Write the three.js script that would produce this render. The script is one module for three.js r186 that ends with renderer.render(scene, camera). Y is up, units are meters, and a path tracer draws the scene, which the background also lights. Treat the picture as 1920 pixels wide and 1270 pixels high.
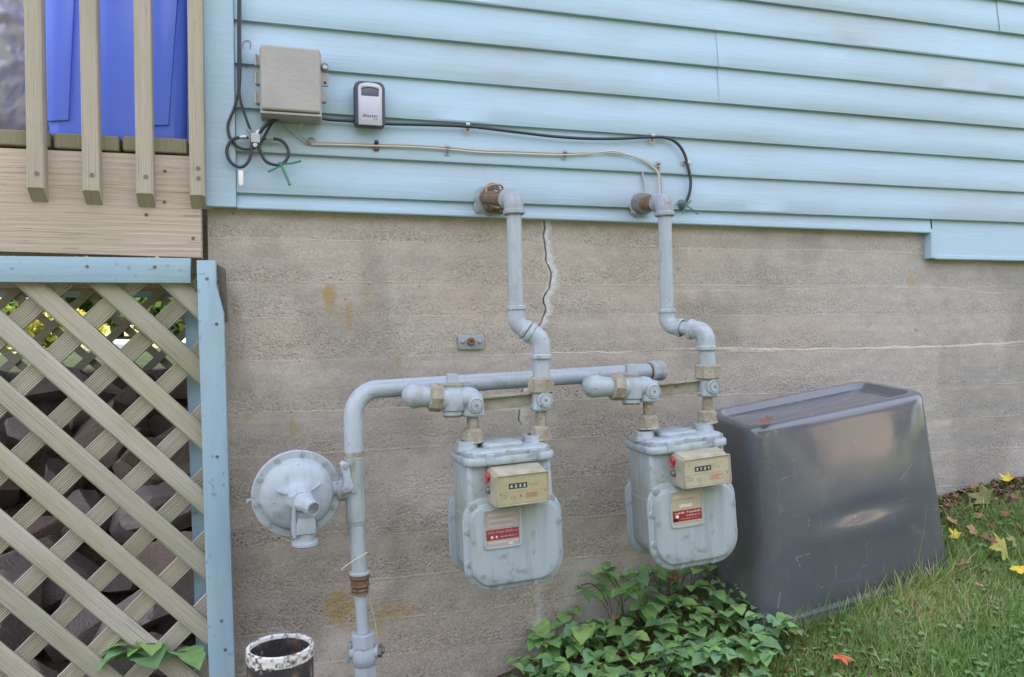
import * as THREE from 'three';
import { mergeGeometries, mergeVertices, toCreasedNormals } from 'three/addons/utils/BufferGeometryUtils.js';
import { RoundedBoxGeometry } from 'three/addons/geometries/RoundedBoxGeometry.js';

// ------------------------------------------------------------------ camera, sky, sun, exposure
const scene = new THREE.Scene();
const V = (x, y, z) => new THREE.Vector3(x, y, z);
const D2R = Math.PI / 180;
const CAM = { f: 1480, cx: 960, cy: 635, pos: V(0, 0.9266, 1.984), yaw: 16.78 * D2R, pitch: 0.81 * D2R, roll: -0.53 * D2R };
{
  const { yaw, pitch, roll } = CAM;
  CAM.fw = V(Math.sin(yaw) * Math.cos(pitch), -Math.sin(pitch), -Math.cos(yaw) * Math.cos(pitch));
  const r = V(Math.cos(yaw), 0, Math.sin(yaw)), u = r.clone().cross(CAM.fw);
  CAM.r = r.clone().multiplyScalar(Math.cos(roll)).addScaledVector(u, Math.sin(roll));
  CAM.u = u.clone().multiplyScalar(Math.cos(roll)).addScaledVector(r, -Math.sin(roll));
}
const camera = new THREE.PerspectiveCamera(2 * Math.atan(635 / CAM.f) / D2R, 1024 / 677, 0.05, 300);
camera.position.copy(CAM.pos);
camera.quaternion.setFromRotationMatrix(new THREE.Matrix4().makeBasis(CAM.r, CAM.u, CAM.fw.clone().negate()));

{ // hazy bright sky, smooth all round
  const w = 256, h = 128, d = new Float32Array(w * h * 4);
  for (let j = 0; j < h; j++) for (let i = 0; i < w; i++) {
    const el = Math.max(0, ((j + 0.5) / h - 0.5) * 2), k = Math.pow(1 - el, 2.2), o = (j * w + i) * 4;
    d[o] = 0.365 + 0.07 * k; d[o + 1] = 0.392 + 0.055 * k; d[o + 2] = 0.495 + 0.02 * k; d[o + 3] = 1;
  }
  const t = new THREE.DataTexture(d, w, h, THREE.RGBAFormat, THREE.FloatType);
  t.mapping = THREE.EquirectangularReflectionMapping; t.magFilter = THREE.LinearFilter; t.minFilter = THREE.LinearFilter; t.needsUpdate = true;
  scene.background = t; scene.environment = t;
}
const sun = new THREE.DirectionalLight(new THREE.Color().setRGB(1, 0.87, 0.70), 5.0);
sun.position.set(0.55 * 20, 0.75 * 20, -0.55 * 20); sun.castShadow = true; sun.shadow.mapSize.set(2048, 2048);
Object.assign(sun.shadow.camera, { left: -16, right: 16, top: 16, bottom: -16, near: 1, far: 60 });
scene.add(sun, sun.target);
const renderer = new THREE.WebGLRenderer({ antialias: true });
renderer.toneMapping = THREE.LinearToneMapping;
renderer.toneMappingExposure = 5.7;
renderer.shadowMap.enabled = true;

// ------------------------------------------------------------------ helpers
// a photo pixel gives a direction; the distance comes from the plane z = const (parallel to the house wall) that the thing touches
function rayOf(px, py) { return CAM.fw.clone().multiplyScalar(CAM.f).addScaledVector(CAM.r, px - CAM.cx).addScaledVector(CAM.u, -(py - CAM.cy)); }
function at(px, py, z = 0) { const d = rayOf(px, py); return CAM.pos.clone().addScaledVector(d, (z - CAM.pos.z) / d.z); }
function rng(seed) { let s = seed | 0; return () => { s = (s + 0x6d2b79f5) | 0; let t = Math.imul(s ^ (s >>> 15), 1 | s); t = (t + Math.imul(t ^ (t >>> 7), 61 | t)) ^ t; return ((t ^ (t >>> 14)) >>> 0) / 4294967296; }; }
const lerp = (a, b, t) => a + (b - a) * t, clamp = (x, a = 0, b = 1) => Math.min(b, Math.max(a, x));
const smooth = (a, b, x) => { const t = clamp((x - a) / (b - a)); return t * t * (3 - 2 * t); };
const HASH = new Float32Array(4096), PERM = new Int16Array(8192);
{ const r = rng(77); const p = []; for (let i = 0; i < 4096; i++) { HASH[i] = r(); p[i] = i; } for (let i = 4095; i > 0; i--) { const j = Math.floor(r() * (i + 1)), t = p[i]; p[i] = p[j]; p[j] = t; } for (let i = 0; i < 8192; i++) PERM[i] = p[i & 4095]; }
const hash2 = (i, j, s) => HASH[PERM[(i * 7 + s * 61 + PERM[(j + s * 29) & 4095]) & 4095]];
function vnoise(x, y, s, px, py) {
  let i = Math.floor(x), j = Math.floor(y); const fx = x - i, fy = y - j, u = fx * fx * (3 - 2 * fx), v = fy * fy * (3 - 2 * fy);
  let i1 = i + 1, j1 = j + 1;
  if (px) { i %= px; i1 %= px; } if (py) { j %= py; j1 %= py; }
  const s1 = s * 61, s2 = s * 29, pj = PERM[(j + s2) & 4095], pk = PERM[(j1 + s2) & 4095], qi = i * 7 + s1, qk = i1 * 7 + s1;
  const a = HASH[PERM[(qi + pj) & 4095]], b = HASH[PERM[(qk + pj) & 4095]], c = HASH[PERM[(qi + pk) & 4095]], d = HASH[PERM[(qk + pk) & 4095]];
  return a + (b - a) * u + (c - a) * v + (a - b - c + d) * u * v;
}
function fbm(x, y, oct, s = 0, px = 0, py = 0) { let t = 0, a = 0.5, n = 0; for (let o = 0; o < oct; o++) { t += a * vnoise(x, y, s + o * 17, px, py); n += a; a *= 0.5; x *= 2; y *= 2; px *= 2; py *= 2; } return t / n; }
const WO = [0, 0];
function worley(x, y, s) { // distance to nearest cell point and that cell's random number
  const ci = Math.floor(x), cj = Math.floor(y), fx = x - ci, fy = y - cj; let best = 9, bi = 0, bj = 0;
  const i0 = fx < 0.5 ? ci - 1 : ci, j0 = fy < 0.5 ? cj - 1 : cj;
  for (let j = j0; j <= j0 + 1; j++) { const pj = PERM[(j + s * 29) & 4095]; for (let i = i0; i <= i0 + 1; i++) {
    const k = PERM[(i * 7 + s * 61 + pj) & 4095], dx = i + 0.15 + 0.7 * HASH[k] - x, dy = j + 0.15 + 0.7 * HASH[(k * 31 + 7) & 4095] - y, d = dx * dx + dy * dy;
    if (d < best) { best = d; bi = k; }
  } }
  return [Math.sqrt(best), HASH[(bi * 17 + 3) & 4095]];
}
const SLUT = new Float32Array(256), TLUT = new Uint8Array(4097);
for (let v = 0; v < 256; v++) SLUT[v] = v / 255 <= 0.04045 ? v / 255 / 12.92 : Math.pow((v / 255 + 0.055) / 1.055, 2.4);
for (let i = 0; i <= 4096; i++) { const c = i / 4096; TLUT[i] = Math.round(255 * (c <= 0.0031308 ? c * 12.92 : 1.055 * Math.pow(c, 1 / 2.4) - 0.055)); }
const toS = (c) => TLUT[Math.round(clamp(c) * 4096)];
const S = (r, g, b) => [SLUT[r], SLUT[g], SLUT[b]];
const mix3 = (a, b, t) => [lerp(a[0], b[0], t), lerp(a[1], b[1], t), lerp(a[2], b[2], t)];
const mul3 = (a, k) => [a[0] * k, a[1] * k, a[2] * k];
// texture pair: fn(u, v, x, y) -> [r, g, b (linear), height 0..1, roughness]
function makeTex(w, h, fn, { wrap = true, rough = false } = {}) {
  const c = new Uint8Array(w * h * 4), b = new Uint8Array(w * h * 4), q = rough ? new Uint8Array(w * h * 4) : null;
  for (let j = 0; j < h; j++) for (let i = 0; i < w; i++) {
    const r = fn((i + 0.5) / w, (j + 0.5) / h), o = (j * w + i) * 4;
    c[o] = toS(r[0]); c[o + 1] = toS(r[1]); c[o + 2] = toS(r[2]); c[o + 3] = 255;
    b[o] = b[o + 1] = b[o + 2] = 255 * clamp(r[3]); b[o + 3] = 255;
    if (q) { q[o] = q[o + 1] = q[o + 2] = 255 * clamp(r[4]); q[o + 3] = 255; }
  }
  const mk = (d, srgb) => {
    const t = new THREE.DataTexture(d, w, h); t.magFilter = THREE.LinearFilter; t.minFilter = THREE.LinearMipmapLinearFilter; t.generateMipmaps = true;
    t.wrapS = t.wrapT = wrap ? THREE.RepeatWrapping : THREE.ClampToEdgeWrapping; if (srgb) t.colorSpace = THREE.SRGBColorSpace; t.needsUpdate = true; return t;
  };
  return { map: mk(c, true), bump: mk(b), rough: q ? mk(q) : null };
}
function texMat(t, su, sv, bumpScale, roughness, extra = {}) { // su, sv: metres covered by the texture (uv in metres)
  const cl = (x) => { const y = x.clone(); y.repeat.set(1 / su, 1 / sv); y.needsUpdate = true; return y; };
  return new THREE.MeshPhysicalMaterial({ map: cl(t.map), bumpMap: bumpScale ? cl(t.bump) : null, bumpScale, roughness, roughnessMap: t.rough ? cl(t.rough) : null, ...extra });
}
const plain = (rgb, roughness = 0.6, extra = {}) => new THREE.MeshPhysicalMaterial({ color: new THREE.Color().setRGB(...rgb), roughness, ...extra });

function boxUV(g, ox = 0, oy = 0) {
  const p = g.attributes.position, n = g.attributes.normal, uv = new Float32Array(p.count * 2);
  for (let i = 0; i < p.count; i++) {
    const ax = Math.abs(n.getX(i)), ay = Math.abs(n.getY(i)), az = Math.abs(n.getZ(i));
    if (az >= ax && az >= ay) { uv[2 * i] = p.getX(i) + ox; uv[2 * i + 1] = p.getY(i) + oy; }
    else if (ay >= ax) { uv[2 * i] = p.getX(i) + ox; uv[2 * i + 1] = p.getZ(i) + oy; }
    else { uv[2 * i] = p.getZ(i) + ox; uv[2 * i + 1] = p.getY(i) + oy; }
  }
  g.setAttribute('uv', new THREE.BufferAttribute(uv, 2)); return g;
}
function clean(g) {
  let q = g.index ? g.toNonIndexed() : g;
  if (!q.attributes.normal) q.computeVertexNormals();
  for (const k of Object.keys(q.attributes)) if (!['position', 'normal', 'uv'].includes(k)) q.deleteAttribute(k);
  if (!q.attributes.uv) boxUV(q);
  return q;
}
const merge = (list) => mergeGeometries(list.map(clean), false);
function flat(g) { const q = g.index ? g.toNonIndexed() : g; q.computeVertexNormals(); return q; }
const taken = {};
function numbered(n) { const k = taken[n] = (taken[n] ?? -1) + 1; return k ? n + '_' + String(k).padStart(3, '0') : n; }
function mesh(name, geo, mat, parent, noUV) {
  if (Array.isArray(geo)) geo = merge(geo);
  if (!noUV) { if (!geo.attributes.normal) geo.computeVertexNormals(); boxUV(geo); }
  const m = new THREE.Mesh(geo, mat); m.name = name; m.castShadow = m.receiveShadow = true; parent.add(m); return m;
}
function thing(name, label, category, group, pos) {
  const o = new THREE.Group(); o.name = numbered(name); o.userData = { label, category }; if (group) o.userData.group = group;
  if (pos) o.position.copy(pos); scene.add(o); return o;
}
function solo(name, geo, mat, label, category, group, noUV) {
  const m = mesh(numbered(name), geo, mat, scene, noUV); m.userData = { label, category }; if (group) m.userData.group = group; return m;
}
const UP = V(0, 1, 0), OUT = V(0, 0, 1);
function cylG(a, b, r0, r1 = r0, seg = 24, open = false) {
  const d = b.clone().sub(a), g = new THREE.CylinderGeometry(r1, r0, d.length(), seg, 1, open);
  g.applyQuaternion(new THREE.Quaternion().setFromUnitVectors(UP, d.normalize())); g.translate((a.x + b.x) / 2, (a.y + b.y) / 2, (a.z + b.z) / 2); return g;
}
const hexG = (a, b, r, n = 6) => flat(cylG(a, b, r, r, n));
function latheG(a, b, prof, seg = 28) { // profile [[radius, distance from a], ...] along a -> b
  const g = new THREE.LatheGeometry(prof.map(([r, h]) => new THREE.Vector2(r, h)), seg), d = b.clone().sub(a).normalize();
  const c = toCreasedNormals(g, 0.6); c.applyQuaternion(new THREE.Quaternion().setFromUnitVectors(UP, d)); c.translate(a.x, a.y, a.z); return c;
}
class Poly extends THREE.CurvePath { }
function pipeCurve(pts, bend) {
  const path = new THREE.CurvePath(); let prev = pts[0].clone();
  for (let i = 1; i < pts.length - 1; i++) {
    const a = pts[i - 1], c = pts[i], b = pts[i + 1], la = c.distanceTo(a), lb = c.distanceTo(b), r = Math.min(bend, la * 0.5, lb * 0.5);
    const s = c.clone().addScaledVector(a.clone().sub(c).normalize(), r), e = c.clone().addScaledVector(b.clone().sub(c).normalize(), r);
    path.add(new THREE.LineCurve3(prev, s));
    const k = 0.5523; path.add(new THREE.CubicBezierCurve3(s, s.clone().lerp(c, k), e.clone().lerp(c, k), e)); prev = e;
  }
  path.add(new THREE.LineCurve3(prev, pts[pts.length - 1].clone())); return path;
}
const pipeG = (pts, r, bend, radial = 22, seg = 64) => new THREE.TubeGeometry(pipeCurve(pts, bend), seg, r, radial);
const wireG = (pts, r, seg = 80, radial = 8) => new THREE.TubeGeometry(new THREE.CatmullRomCurve3(pts, false, 'centripetal'), seg, r, radial);
function boxG(x0, x1, y0, y1, z0, z1, r = 0) {
  const g = r ? new RoundedBoxGeometry(x1 - x0, y1 - y0, z1 - z0, 2, r) : new THREE.BoxGeometry(x1 - x0, y1 - y0, z1 - z0);
  g.translate((x0 + x1) / 2, (y0 + y1) / 2, (z0 + z1) / 2); return g;
}
function frameM(a, b, n) { // local x runs a -> b, local z towards n, origin at a
  const x = b.clone().sub(a).normalize(), y = n.clone().cross(x).normalize(), z = x.clone().cross(y);
  return new THREE.Matrix4().makeBasis(x, y, z).setPosition(a);
}
function beamG(profile, len) { // profile [[y, z], ...] closed, extruded along +x; uv in metres along the length
  const sh = new THREE.Shape(profile.map(([y, z]) => new THREE.Vector2(-z, y)));
  const g = new THREE.ExtrudeGeometry(sh, { depth: len, bevelEnabled: false, steps: 1 });
  g.rotateY(Math.PI / 2); return toCreasedNormals(g, 0.5);
}
function extr(points, depth, bevel = 0, seg = 2, curve = 12) { // outline in xy, extruded to +z, bevel inside the outline
  const sh = points instanceof THREE.Shape ? points : new THREE.Shape(points.map((p) => new THREE.Vector2(p[0], p[1])));
  const g = new THREE.ExtrudeGeometry(sh, { depth: depth - 2 * bevel, bevelEnabled: bevel > 0, bevelThickness: bevel, bevelSize: bevel, bevelOffset: -bevel, bevelSegments: seg, curveSegments: curve });
  g.translate(0, 0, bevel); return toCreasedNormals(g, 0.7);
}
function rrect(x0, x1, y0, y1, r) { // r: one radius or [bl, br, tr, tl]
  const [a, b, c, d] = Array.isArray(r) ? r : [r, r, r, r], s = new THREE.Shape();
  s.moveTo(x0 + a, y0); s.lineTo(x1 - b, y0); s.absarc(x1 - b, y0 + b, b, -Math.PI / 2, 0); s.lineTo(x1, y1 - c); s.absarc(x1 - c, y1 - c, c, 0, Math.PI / 2);
  s.lineTo(x0 + d, y1); s.absarc(x0 + d, y1 - d, d, Math.PI / 2, Math.PI); s.lineTo(x0, y0 + a); s.absarc(x0 + a, y0 + a, a, Math.PI, Math.PI * 1.5); return s;
}
function loftG(rings, capA, capB) { // rings: arrays of Vector3 of one length
  const n = rings[0].length, pos = [], idx = [];
  rings.forEach((r) => r.forEach((p) => pos.push(p.x, p.y, p.z)));
  for (let k = 0; k + 1 < rings.length; k++) for (let i = 0; i < n; i++) { const a = k * n + i, b = k * n + (i + 1) % n, c = a + n, d = b + n; idx.push(a, b, d, a, d, c); }
  const cap = (k, rev) => { const c = rings[k].reduce((s, p) => s.add(p), V(0, 0, 0)).multiplyScalar(1 / n), o = pos.length / 3; pos.push(c.x, c.y, c.z); for (let i = 0; i < n; i++) { const a = k * n + i, b = k * n + (i + 1) % n; rev ? idx.push(o, b, a) : idx.push(o, a, b); } };
  if (capA) cap(0, true); if (capB) cap(rings.length - 1, false);
  const g = new THREE.BufferGeometry(); g.setAttribute('position', new THREE.Float32BufferAttribute(pos, 3)); g.setIndex(idx); g.computeVertexNormals(); return toCreasedNormals(g, 0.6);
}
function canvasTex(w, h, draw) {
  const c = document.createElement('canvas'); c.width = w; c.height = h; draw(c.getContext('2d'), w, h);
  const t = new THREE.CanvasTexture(c); t.colorSpace = THREE.SRGBColorSpace; t.magFilter = THREE.LinearFilter; return t;
}
const X0 = -0.147;       // left corner of the house
const E0 = 1.25, EX = 0.1016;   // lowest lap line of the siding and the width a board shows

// ground height: falls away to the left and towards the camera, climbs under the deck
const BASE = [[-30, -0.3], [-5, -0.08], [0.42, -0.03], [0.6, 0.02], [0.85, 0.10], [1.13, 0.193], [1.66, 0.318], [2.19, 0.405], [3.2, 0.46], [8, 0.5], [40, 0.5]];
function baseX(x) { for (let i = 1; i < BASE.length; i++) if (x < BASE[i][0]) return lerp(BASE[i - 1][1], BASE[i][1], (x - BASE[i - 1][0]) / (BASE[i][0] - BASE[i - 1][0])); return 0.5; }
function gh(x, z) {
  const b = (baseX(x - 0.06) + baseX(x) * 2 + baseX(x + 0.06)) / 4;
  if (z >= 0) return b - 0.15 * Math.min(z, 1.2) - 0.02 * Math.max(0, Math.min(z, 6) - 1.2) + 0.006 * (fbm(x * 9, z * 9, 2, 5) - 0.5);
  if (x > 0.15) return b;
  return lerp(b, lerp(-0.03, 0.72, smooth(0, 1, -z / 2.5)) + Math.max(0, -z - 2.5) * 0.012 + 0.02 * (fbm(x * 6, z * 6, 2, 5) - 0.5), smooth(0.15, -0.1, x));
}
function onGround(px, py) { const d = rayOf(px, py).normalize(), p = CAM.pos.clone(); for (let i = 0; i < 1200; i++) { p.addScaledVector(d, 0.004); if (p.y < gh(p.x, p.z) || p.z < 0.004) break; } return p; }

// ------------------------------------------------------------------ materials

const T = {};
T.siding = makeTex(1536, 1024, (u, v) => { // 3 m x 2 m: blue vinyl, embossed grain, grey mildew film in horizontal smears, heaviest 1.2 to 2.4 m from the corner
  const grain = fbm(u * 36, v * 420, 3, 3, 36, 420), smear = fbm(u * 5, v * 26, 4, 11, 5, 26), blot = fbm(u * 10, v * 11, 4, 31, 10, 11), fine = vnoise(u * 768, v * 512, 8, 768, 512);
  const dirty = smooth(0.3, 0.55, u) * smooth(0.98, 0.8, u), g = clamp((smear - 0.5) * 1.6 + (blot - 0.52) * 1.5 + 0.12 + 0.45 * dirty * fbm(u * 16, v * 22, 3, 71, 16, 22)) * 0.75;
  let c = mix3(S(162, 187, 203), S(154, 163, 166), g); c = mul3(c, 0.96 + 0.06 * grain + 0.02 * fine);
  return [...c, grain * 0.8 + 0.2 * blot];
});
T.trim = makeTex(512, 512, (u, v) => { // .8 m: painted wood, brush marks along v, chalky patches
  const brush = fbm(u * 160, v * 10, 3, 4, 160, 10), b = fbm(u * 9, v * 7, 4, 9, 9, 7), f = fbm(u * 70, v * 60, 2, 15, 70, 60);
  let c = mix3(S(140, 168, 184), S(152, 174, 184), b); c = mul3(c, 0.94 + 0.09 * brush);
  if (b > 0.6) c = mix3(c, S(128, 152, 150), (b - 0.6) * 2.2); if (f > 0.76) c = mix3(c, S(88, 100, 102), (f - 0.76) * 3);
  return [...c, 0.7 * brush + 0.3 * b];
});
const woodFn = (light, dark, green, amt) => (u, v) => { // grain along u
  const w = fbm(u * 3, v * 5, 3, 21, 3, 5), g = fbm(u * 5 + w * 0, v * 64 , 4, 5, 5, 64), l = fbm(u * 14, v * 180, 2, 41, 14, 180), k = fbm(u * 6, v * 3, 4, 61, 6, 3);
  const ring = 0.5 + 0.5 * Math.sin((v * 26 + 2.2 * w + 0.5 * fbm(u * 8, v * 8, 2, 91, 8, 8)) * 6.283);
  let c = mix3(light, dark, clamp(0.15 + 0.55 * (g - 0.4) + 0.28 * ring * amt + 0.35 * (l - 0.5)));
  c = mix3(c, green, clamp((k - 0.47) * 2.0) * 0.6);
  if (l > 0.78) c = mul3(c, 0.72);
  return [...c, 0.6 * l + 0.4 * g];
};
T.lattice = makeTex(1024, 256, woodFn(S(184, 179, 164), S(132, 125, 104), S(140, 136, 98), 0.6));
T.joist = makeTex(1024, 512, woodFn(S(190, 175, 160), S(164, 142, 122), S(165, 155, 128), 1));
T.baluster = makeTex(1024, 256, woodFn(S(176, 166, 149), S(140, 130, 114), S(142, 136, 110), 0.5));
T.paint = makeTex(512, 512, (u, v) => { // .5 m: light blue-grey gas paint with grime and few rust specks
  const a = fbm(u * 5, v * 5, 5, 3, 5, 5), b = fbm(u * 22, v * 14, 4, 13, 22, 14), c0 = fbm(u * 60, v * 60, 2, 33, 60, 60), st = fbm(u * 40, v * 4, 3, 43, 40, 4);
  let c = mix3(S(156, 166, 174), S(170, 178, 184), a); c = mul3(c, 0.94 + 0.1 * b);
  c = mix3(c, S(126, 126, 108), clamp((b - 0.56) * 3.2) * 0.65); c = mix3(c, S(138, 150, 156), clamp((st - 0.55) * 2.5) * 0.35);
  if (c0 > 0.8) c = mix3(c, S(104, 80, 60), (c0 - 0.8) * 4);
  return [...c, 0.6 * b + 0.4 * c0, 0.42 + 0.3 * b];
}, { rough: true });
T.meter = makeTex(512, 512, (u, v) => {
  const a = fbm(u * 4, v * 4, 5, 103, 4, 4), st = fbm(u * 36, v * 3, 4, 143, 36, 3), b = fbm(u * 26, v * 26, 3, 113, 26, 26), gr = fbm(u * 6, v * 3, 4, 153, 6, 3);
  let c = mix3(S(154, 164, 170), S(164, 174, 180), a); c = mix3(c, S(124, 134, 138), clamp((st - 0.5) * 2.8) * 0.55);
  c = mix3(c, S(143, 146, 120), clamp((gr - 0.54) * 4) * 0.6); if (b > 0.66) c = mix3(c, S(112, 114, 102), (b - 0.66) * 2.6);
  return [...c, b * 0.7 + st * 0.3, 0.38 + 0.25 * st];
}, { rough: true });
T.rust = makeTex(256, 256, (u, v) => {
  const a = fbm(u * 8, v * 8, 4, 203, 8, 8), b = fbm(u * 30, v * 30, 3, 213, 30, 30);
  let c = mix3(S(156, 152, 138), S(130, 118, 96), clamp((a - 0.35) * 2)); if (b > 0.6) c = mix3(c, S(112, 76, 52), (b - 0.6) * 2.4);
  return [...c, b];
});
T.soil = makeTex(512, 512, (u, v) => { const a = fbm(u * 10, v * 10, 5, 303, 10, 10), b = fbm(u * 80, v * 80, 3, 313, 80, 80); const k = 0.55 + 0.7 * a + 0.5 * (b - 0.5); return [0.8 * k, 0.8 * k, 0.8 * k, 0.5 * a + 0.5 * b]; });
const SCUFF = [[0.80, 0.168, 0.835, 0.172, 0.0016], [0.80, 0.168, 0.808, 0.14, 0.0016], [0.905, 0.09, 0.907, 0.125, 0.0011], [0.77, 0.36, 0.81, 0.372, 0.0012], [0.12, 0.30, 0.17, 0.33, 0.001], [0.05, 0.07, 0.052, 0.1, 0.001], [0.84, 0.24, 0.842, 0.26, 0.0012], [0.18, 0.12, 0.2, 0.2, 0.0009], [0.95, 0.22, 0.99, 0.23, 0.001], [0.74, 0.05, 0.75, 0.09, 0.0014]];
T.plastic = makeTex(1024, 1024, (u, v) => { // 1 m: dark grey polyethylene with dust and scuffs
  const a = fbm(u * 6, v * 6, 5, 403, 6, 6), d = fbm(u * 40, v * 24, 4, 413, 40, 24), s = fbm(u * 8, v * 140, 3, 423, 8, 140);
  let c = mix3(S(84, 86, 94), S(98, 99, 106), a); if (d > 0.66) c = mix3(c, S(120, 122, 126), (d - 0.66) * 0.9); if (s > 0.74) c = mix3(c, S(140, 140, 145), (s - 0.74) * 1.5);
  const sp = worley(u * 60, v * 60, 433); if (sp[0] < 0.09 && sp[1] > 0.996) c = S(165, 168, 172);
  for (const [x0, y0, x1, y1, w] of SCUFF) { const ex = x1 - x0, ey = y1 - y0, q = clamp(((u - x0) * ex + (v - y0) * ey) / (ex * ex + ey * ey)), dd = Math.hypot(u - x0 - ex * q, v - y0 - ey * q); if (dd < w && vnoise(u * 300, v * 300, 437, 0, 0) > 0.3) c = mix3(c, S(150, 152, 156), 0.55); }
  return [...c, 0.5 * a + 0.5 * d, 0.15 + 0.14 * clamp((a - 0.3) * 1.6) + 0.25 * clamp(d - 0.55)];
}, { rough: true });
T.stone = makeTex(512, 512, (u, v) => { const a = fbm(u * 5, v * 5, 5, 503, 5, 5), b = fbm(u * 60, v * 60, 3, 513, 60, 60); const c = mix3(S(138, 130, 127), S(172, 164, 160), a); return [...mul3(c, 0.8 + 0.4 * b), 0.5 * a + 0.5 * b]; });

const M = {};
M.siding = texMat(T.siding, 3, 2, 0.0006, 0.55);
M.trim = texMat(T.trim, 0.8, 0.8, 0.0008, 0.6);
M.trimH = texMat(T.trim, 0.8, 0.8, 0.0008, 0.6); for (const k of ['map', 'bumpMap']) { M.trimH[k].rotation = Math.PI / 2; }
M.lattice = texMat(T.lattice, 1.1, 0.14, 0.0012, 0.85);
M.joist = texMat(T.joist, 1.2, 0.34, 0.0012, 0.85);
M.baluster = texMat(T.baluster, 1.1, 0.13, 0.001, 0.85);
M.paint = texMat(T.paint, 0.5, 0.5, 0.0008, 1);
M.meter = texMat(T.meter, 0.5, 0.5, 0.0006, 1);
M.rust = texMat(T.rust, 0.12, 0.12, 0.001, 0.8);
M.darkRust = texMat(T.rust, 0.12, 0.12, 0.0016, 0.9, { color: new THREE.Color().setRGB(0.6, 0.42, 0.34) });
M.tub = texMat(T.plastic, 1, 1, 0.0003, 1, { clearcoat: 0.7, clearcoatRoughness: 0.1 });
M.stone = texMat(T.stone, 0.4, 0.4, 0.006, 0.95);
M.black = plain(S(38, 40, 43), 0.4);
M.cable = plain(S(46, 51, 56), 0.42);
M.beigeWire = plain(S(168, 160, 150), 0.5);
M.steel = plain(S(170, 172, 175), 0.35, { metalness: 0.7 });
M.zinc = plain(S(150, 155, 158), 0.5, { metalness: 0.4 });
M.screw = plain(S(120, 116, 110), 0.5, { metalness: 0.5 });
M.green = plain(S(52, 120, 92), 0.5);
M.white = plain(S(225, 225, 222), 0.6);
M.box = texMat(makeTex(256, 256, (u, v) => { const a = fbm(u * 6, v * 6, 4, 603, 6, 6), b = fbm(u * 24, v * 60, 3, 613, 24, 60); return [...mul3(mix3(S(164, 160, 154), S(150, 147, 142), a), 0.95 + 0.09 * b), b]; }), 0.3, 0.3, 0.0004, 0.55);
M.index = texMat(makeTex(256, 256, (u, v) => { const a = fbm(u * 7, v * 7, 4, 623, 7, 7); return [...mix3(S(168, 162, 144), S(142, 134, 108), clamp((a - 0.4) * 2.2)), a]; }), 0.15, 0.15, 0.0004, 0.5);
M.red = plain(S(172, 52, 52), 0.5);
M.roof = plain(S(80, 78, 76), 0.95);
M.bolt = texMat(T.paint, 0.2, 0.2, 0, 1, { color: new THREE.Color().setRGB(0.82, 0.79, 0.75) });

// poured concrete, one sheet for the whole visible wall
const CX0 = -0.2, CX1 = 2.75, CY0 = -0.3, CY1 = 1.25;
const crackPts = [[1021, 418], [1023, 440], [1027, 470], [1031, 492], [1035, 520], [1033, 540], [1021, 560], [1024, 580], [1022, 598], [1008, 615]].map(([a, b]) => at(a, b)).concat([at(994, 660), at(985, 720), at(976, 770), at(979, 800), at(985, 900), at(1000, 1000), at(1006, 1100), at(1008, 1140), at(1006, 1270)]);
function crackX(y) { return crackLine(y) + 0.015 * (fbm(y * 60, 5, 3, 843) - 0.5); }
function crackLine(y) { if (y > crackPts[0].y) return crackPts[0].x; for (let i = 1; i < crackPts.length; i++) if (y > crackPts[i].y) { const a = crackPts[i - 1], b = crackPts[i]; return lerp(a.x, b.x, (a.y - y) / (a.y - b.y)); } return crackPts[crackPts.length - 1].x; }
const crackOpen = (y) => y > 1.0 ? 1 * smooth(1.24, 1.19, y) * smooth(0.905, 0.94, y) : Math.max(smooth(0.905, 0.94, y), 0.6 * smooth(0.06, 0.02, Math.abs(y - 0.72)), 0.5 * smooth(0.05, 0.02, Math.abs(y - 0.30)));
const bands = [398, 448, 529, 594, 674, 770, 850, 930, 1015, 1100, 1180, 1250, 1330].map((p) => at(600, p).y);
const stains = [[617, 555, 11, 26, 1], [656, 588, 7, 26, 0.9], [748, 672, 5, 22, 0.5], [550, 806, 7, 18, 0.7], [463, 783, 9, 8, 0.6], [640, 1146, 30, 34, 1], [742, 1150, 38, 20, 0.7], [700, 1185, 40, 16, 0.4], [1712, 528, 12, 14, 0.7], [690, 560, 16, 20, 0.3]].map(([a, b, w, h, k]) => { const p = at(a, b); return [p.x, p.y, w / 740, h / 740, k]; });
const pink = [[650, 590, 40, 16], [900, 540, 60, 22], [880, 580, 80, 20], [1200, 560, 90, 25], [520, 640, 70, 30], [1500, 620, 90, 25]].map(([a, b, w, h]) => { const p = at(a, b); return [p.x, p.y, w / 740, h / 740]; });
const wl1 = [[1030, 663], [1130, 662], [1230, 656], [1330, 655], [1500, 655], [1640, 654], [1730, 652], [1800, 649], [1920, 642]].map(([a, b]) => at(a, b)), wl2 = [[1180, 547], [1400, 546], [1640, 535], [1740, 537], [1800, 541], [1850, 548], [1920, 549]].map(([a, b]) => at(a, b));
const lineY = (L, x) => { if (x < L[0].x) return null; for (let i = 1; i < L.length; i++) if (x < L[i].x) return lerp(L[i - 1].y, L[i].y, (x - L[i - 1].x) / (L[i].x - L[i - 1].x)); return L[L.length - 1].y; };

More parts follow.
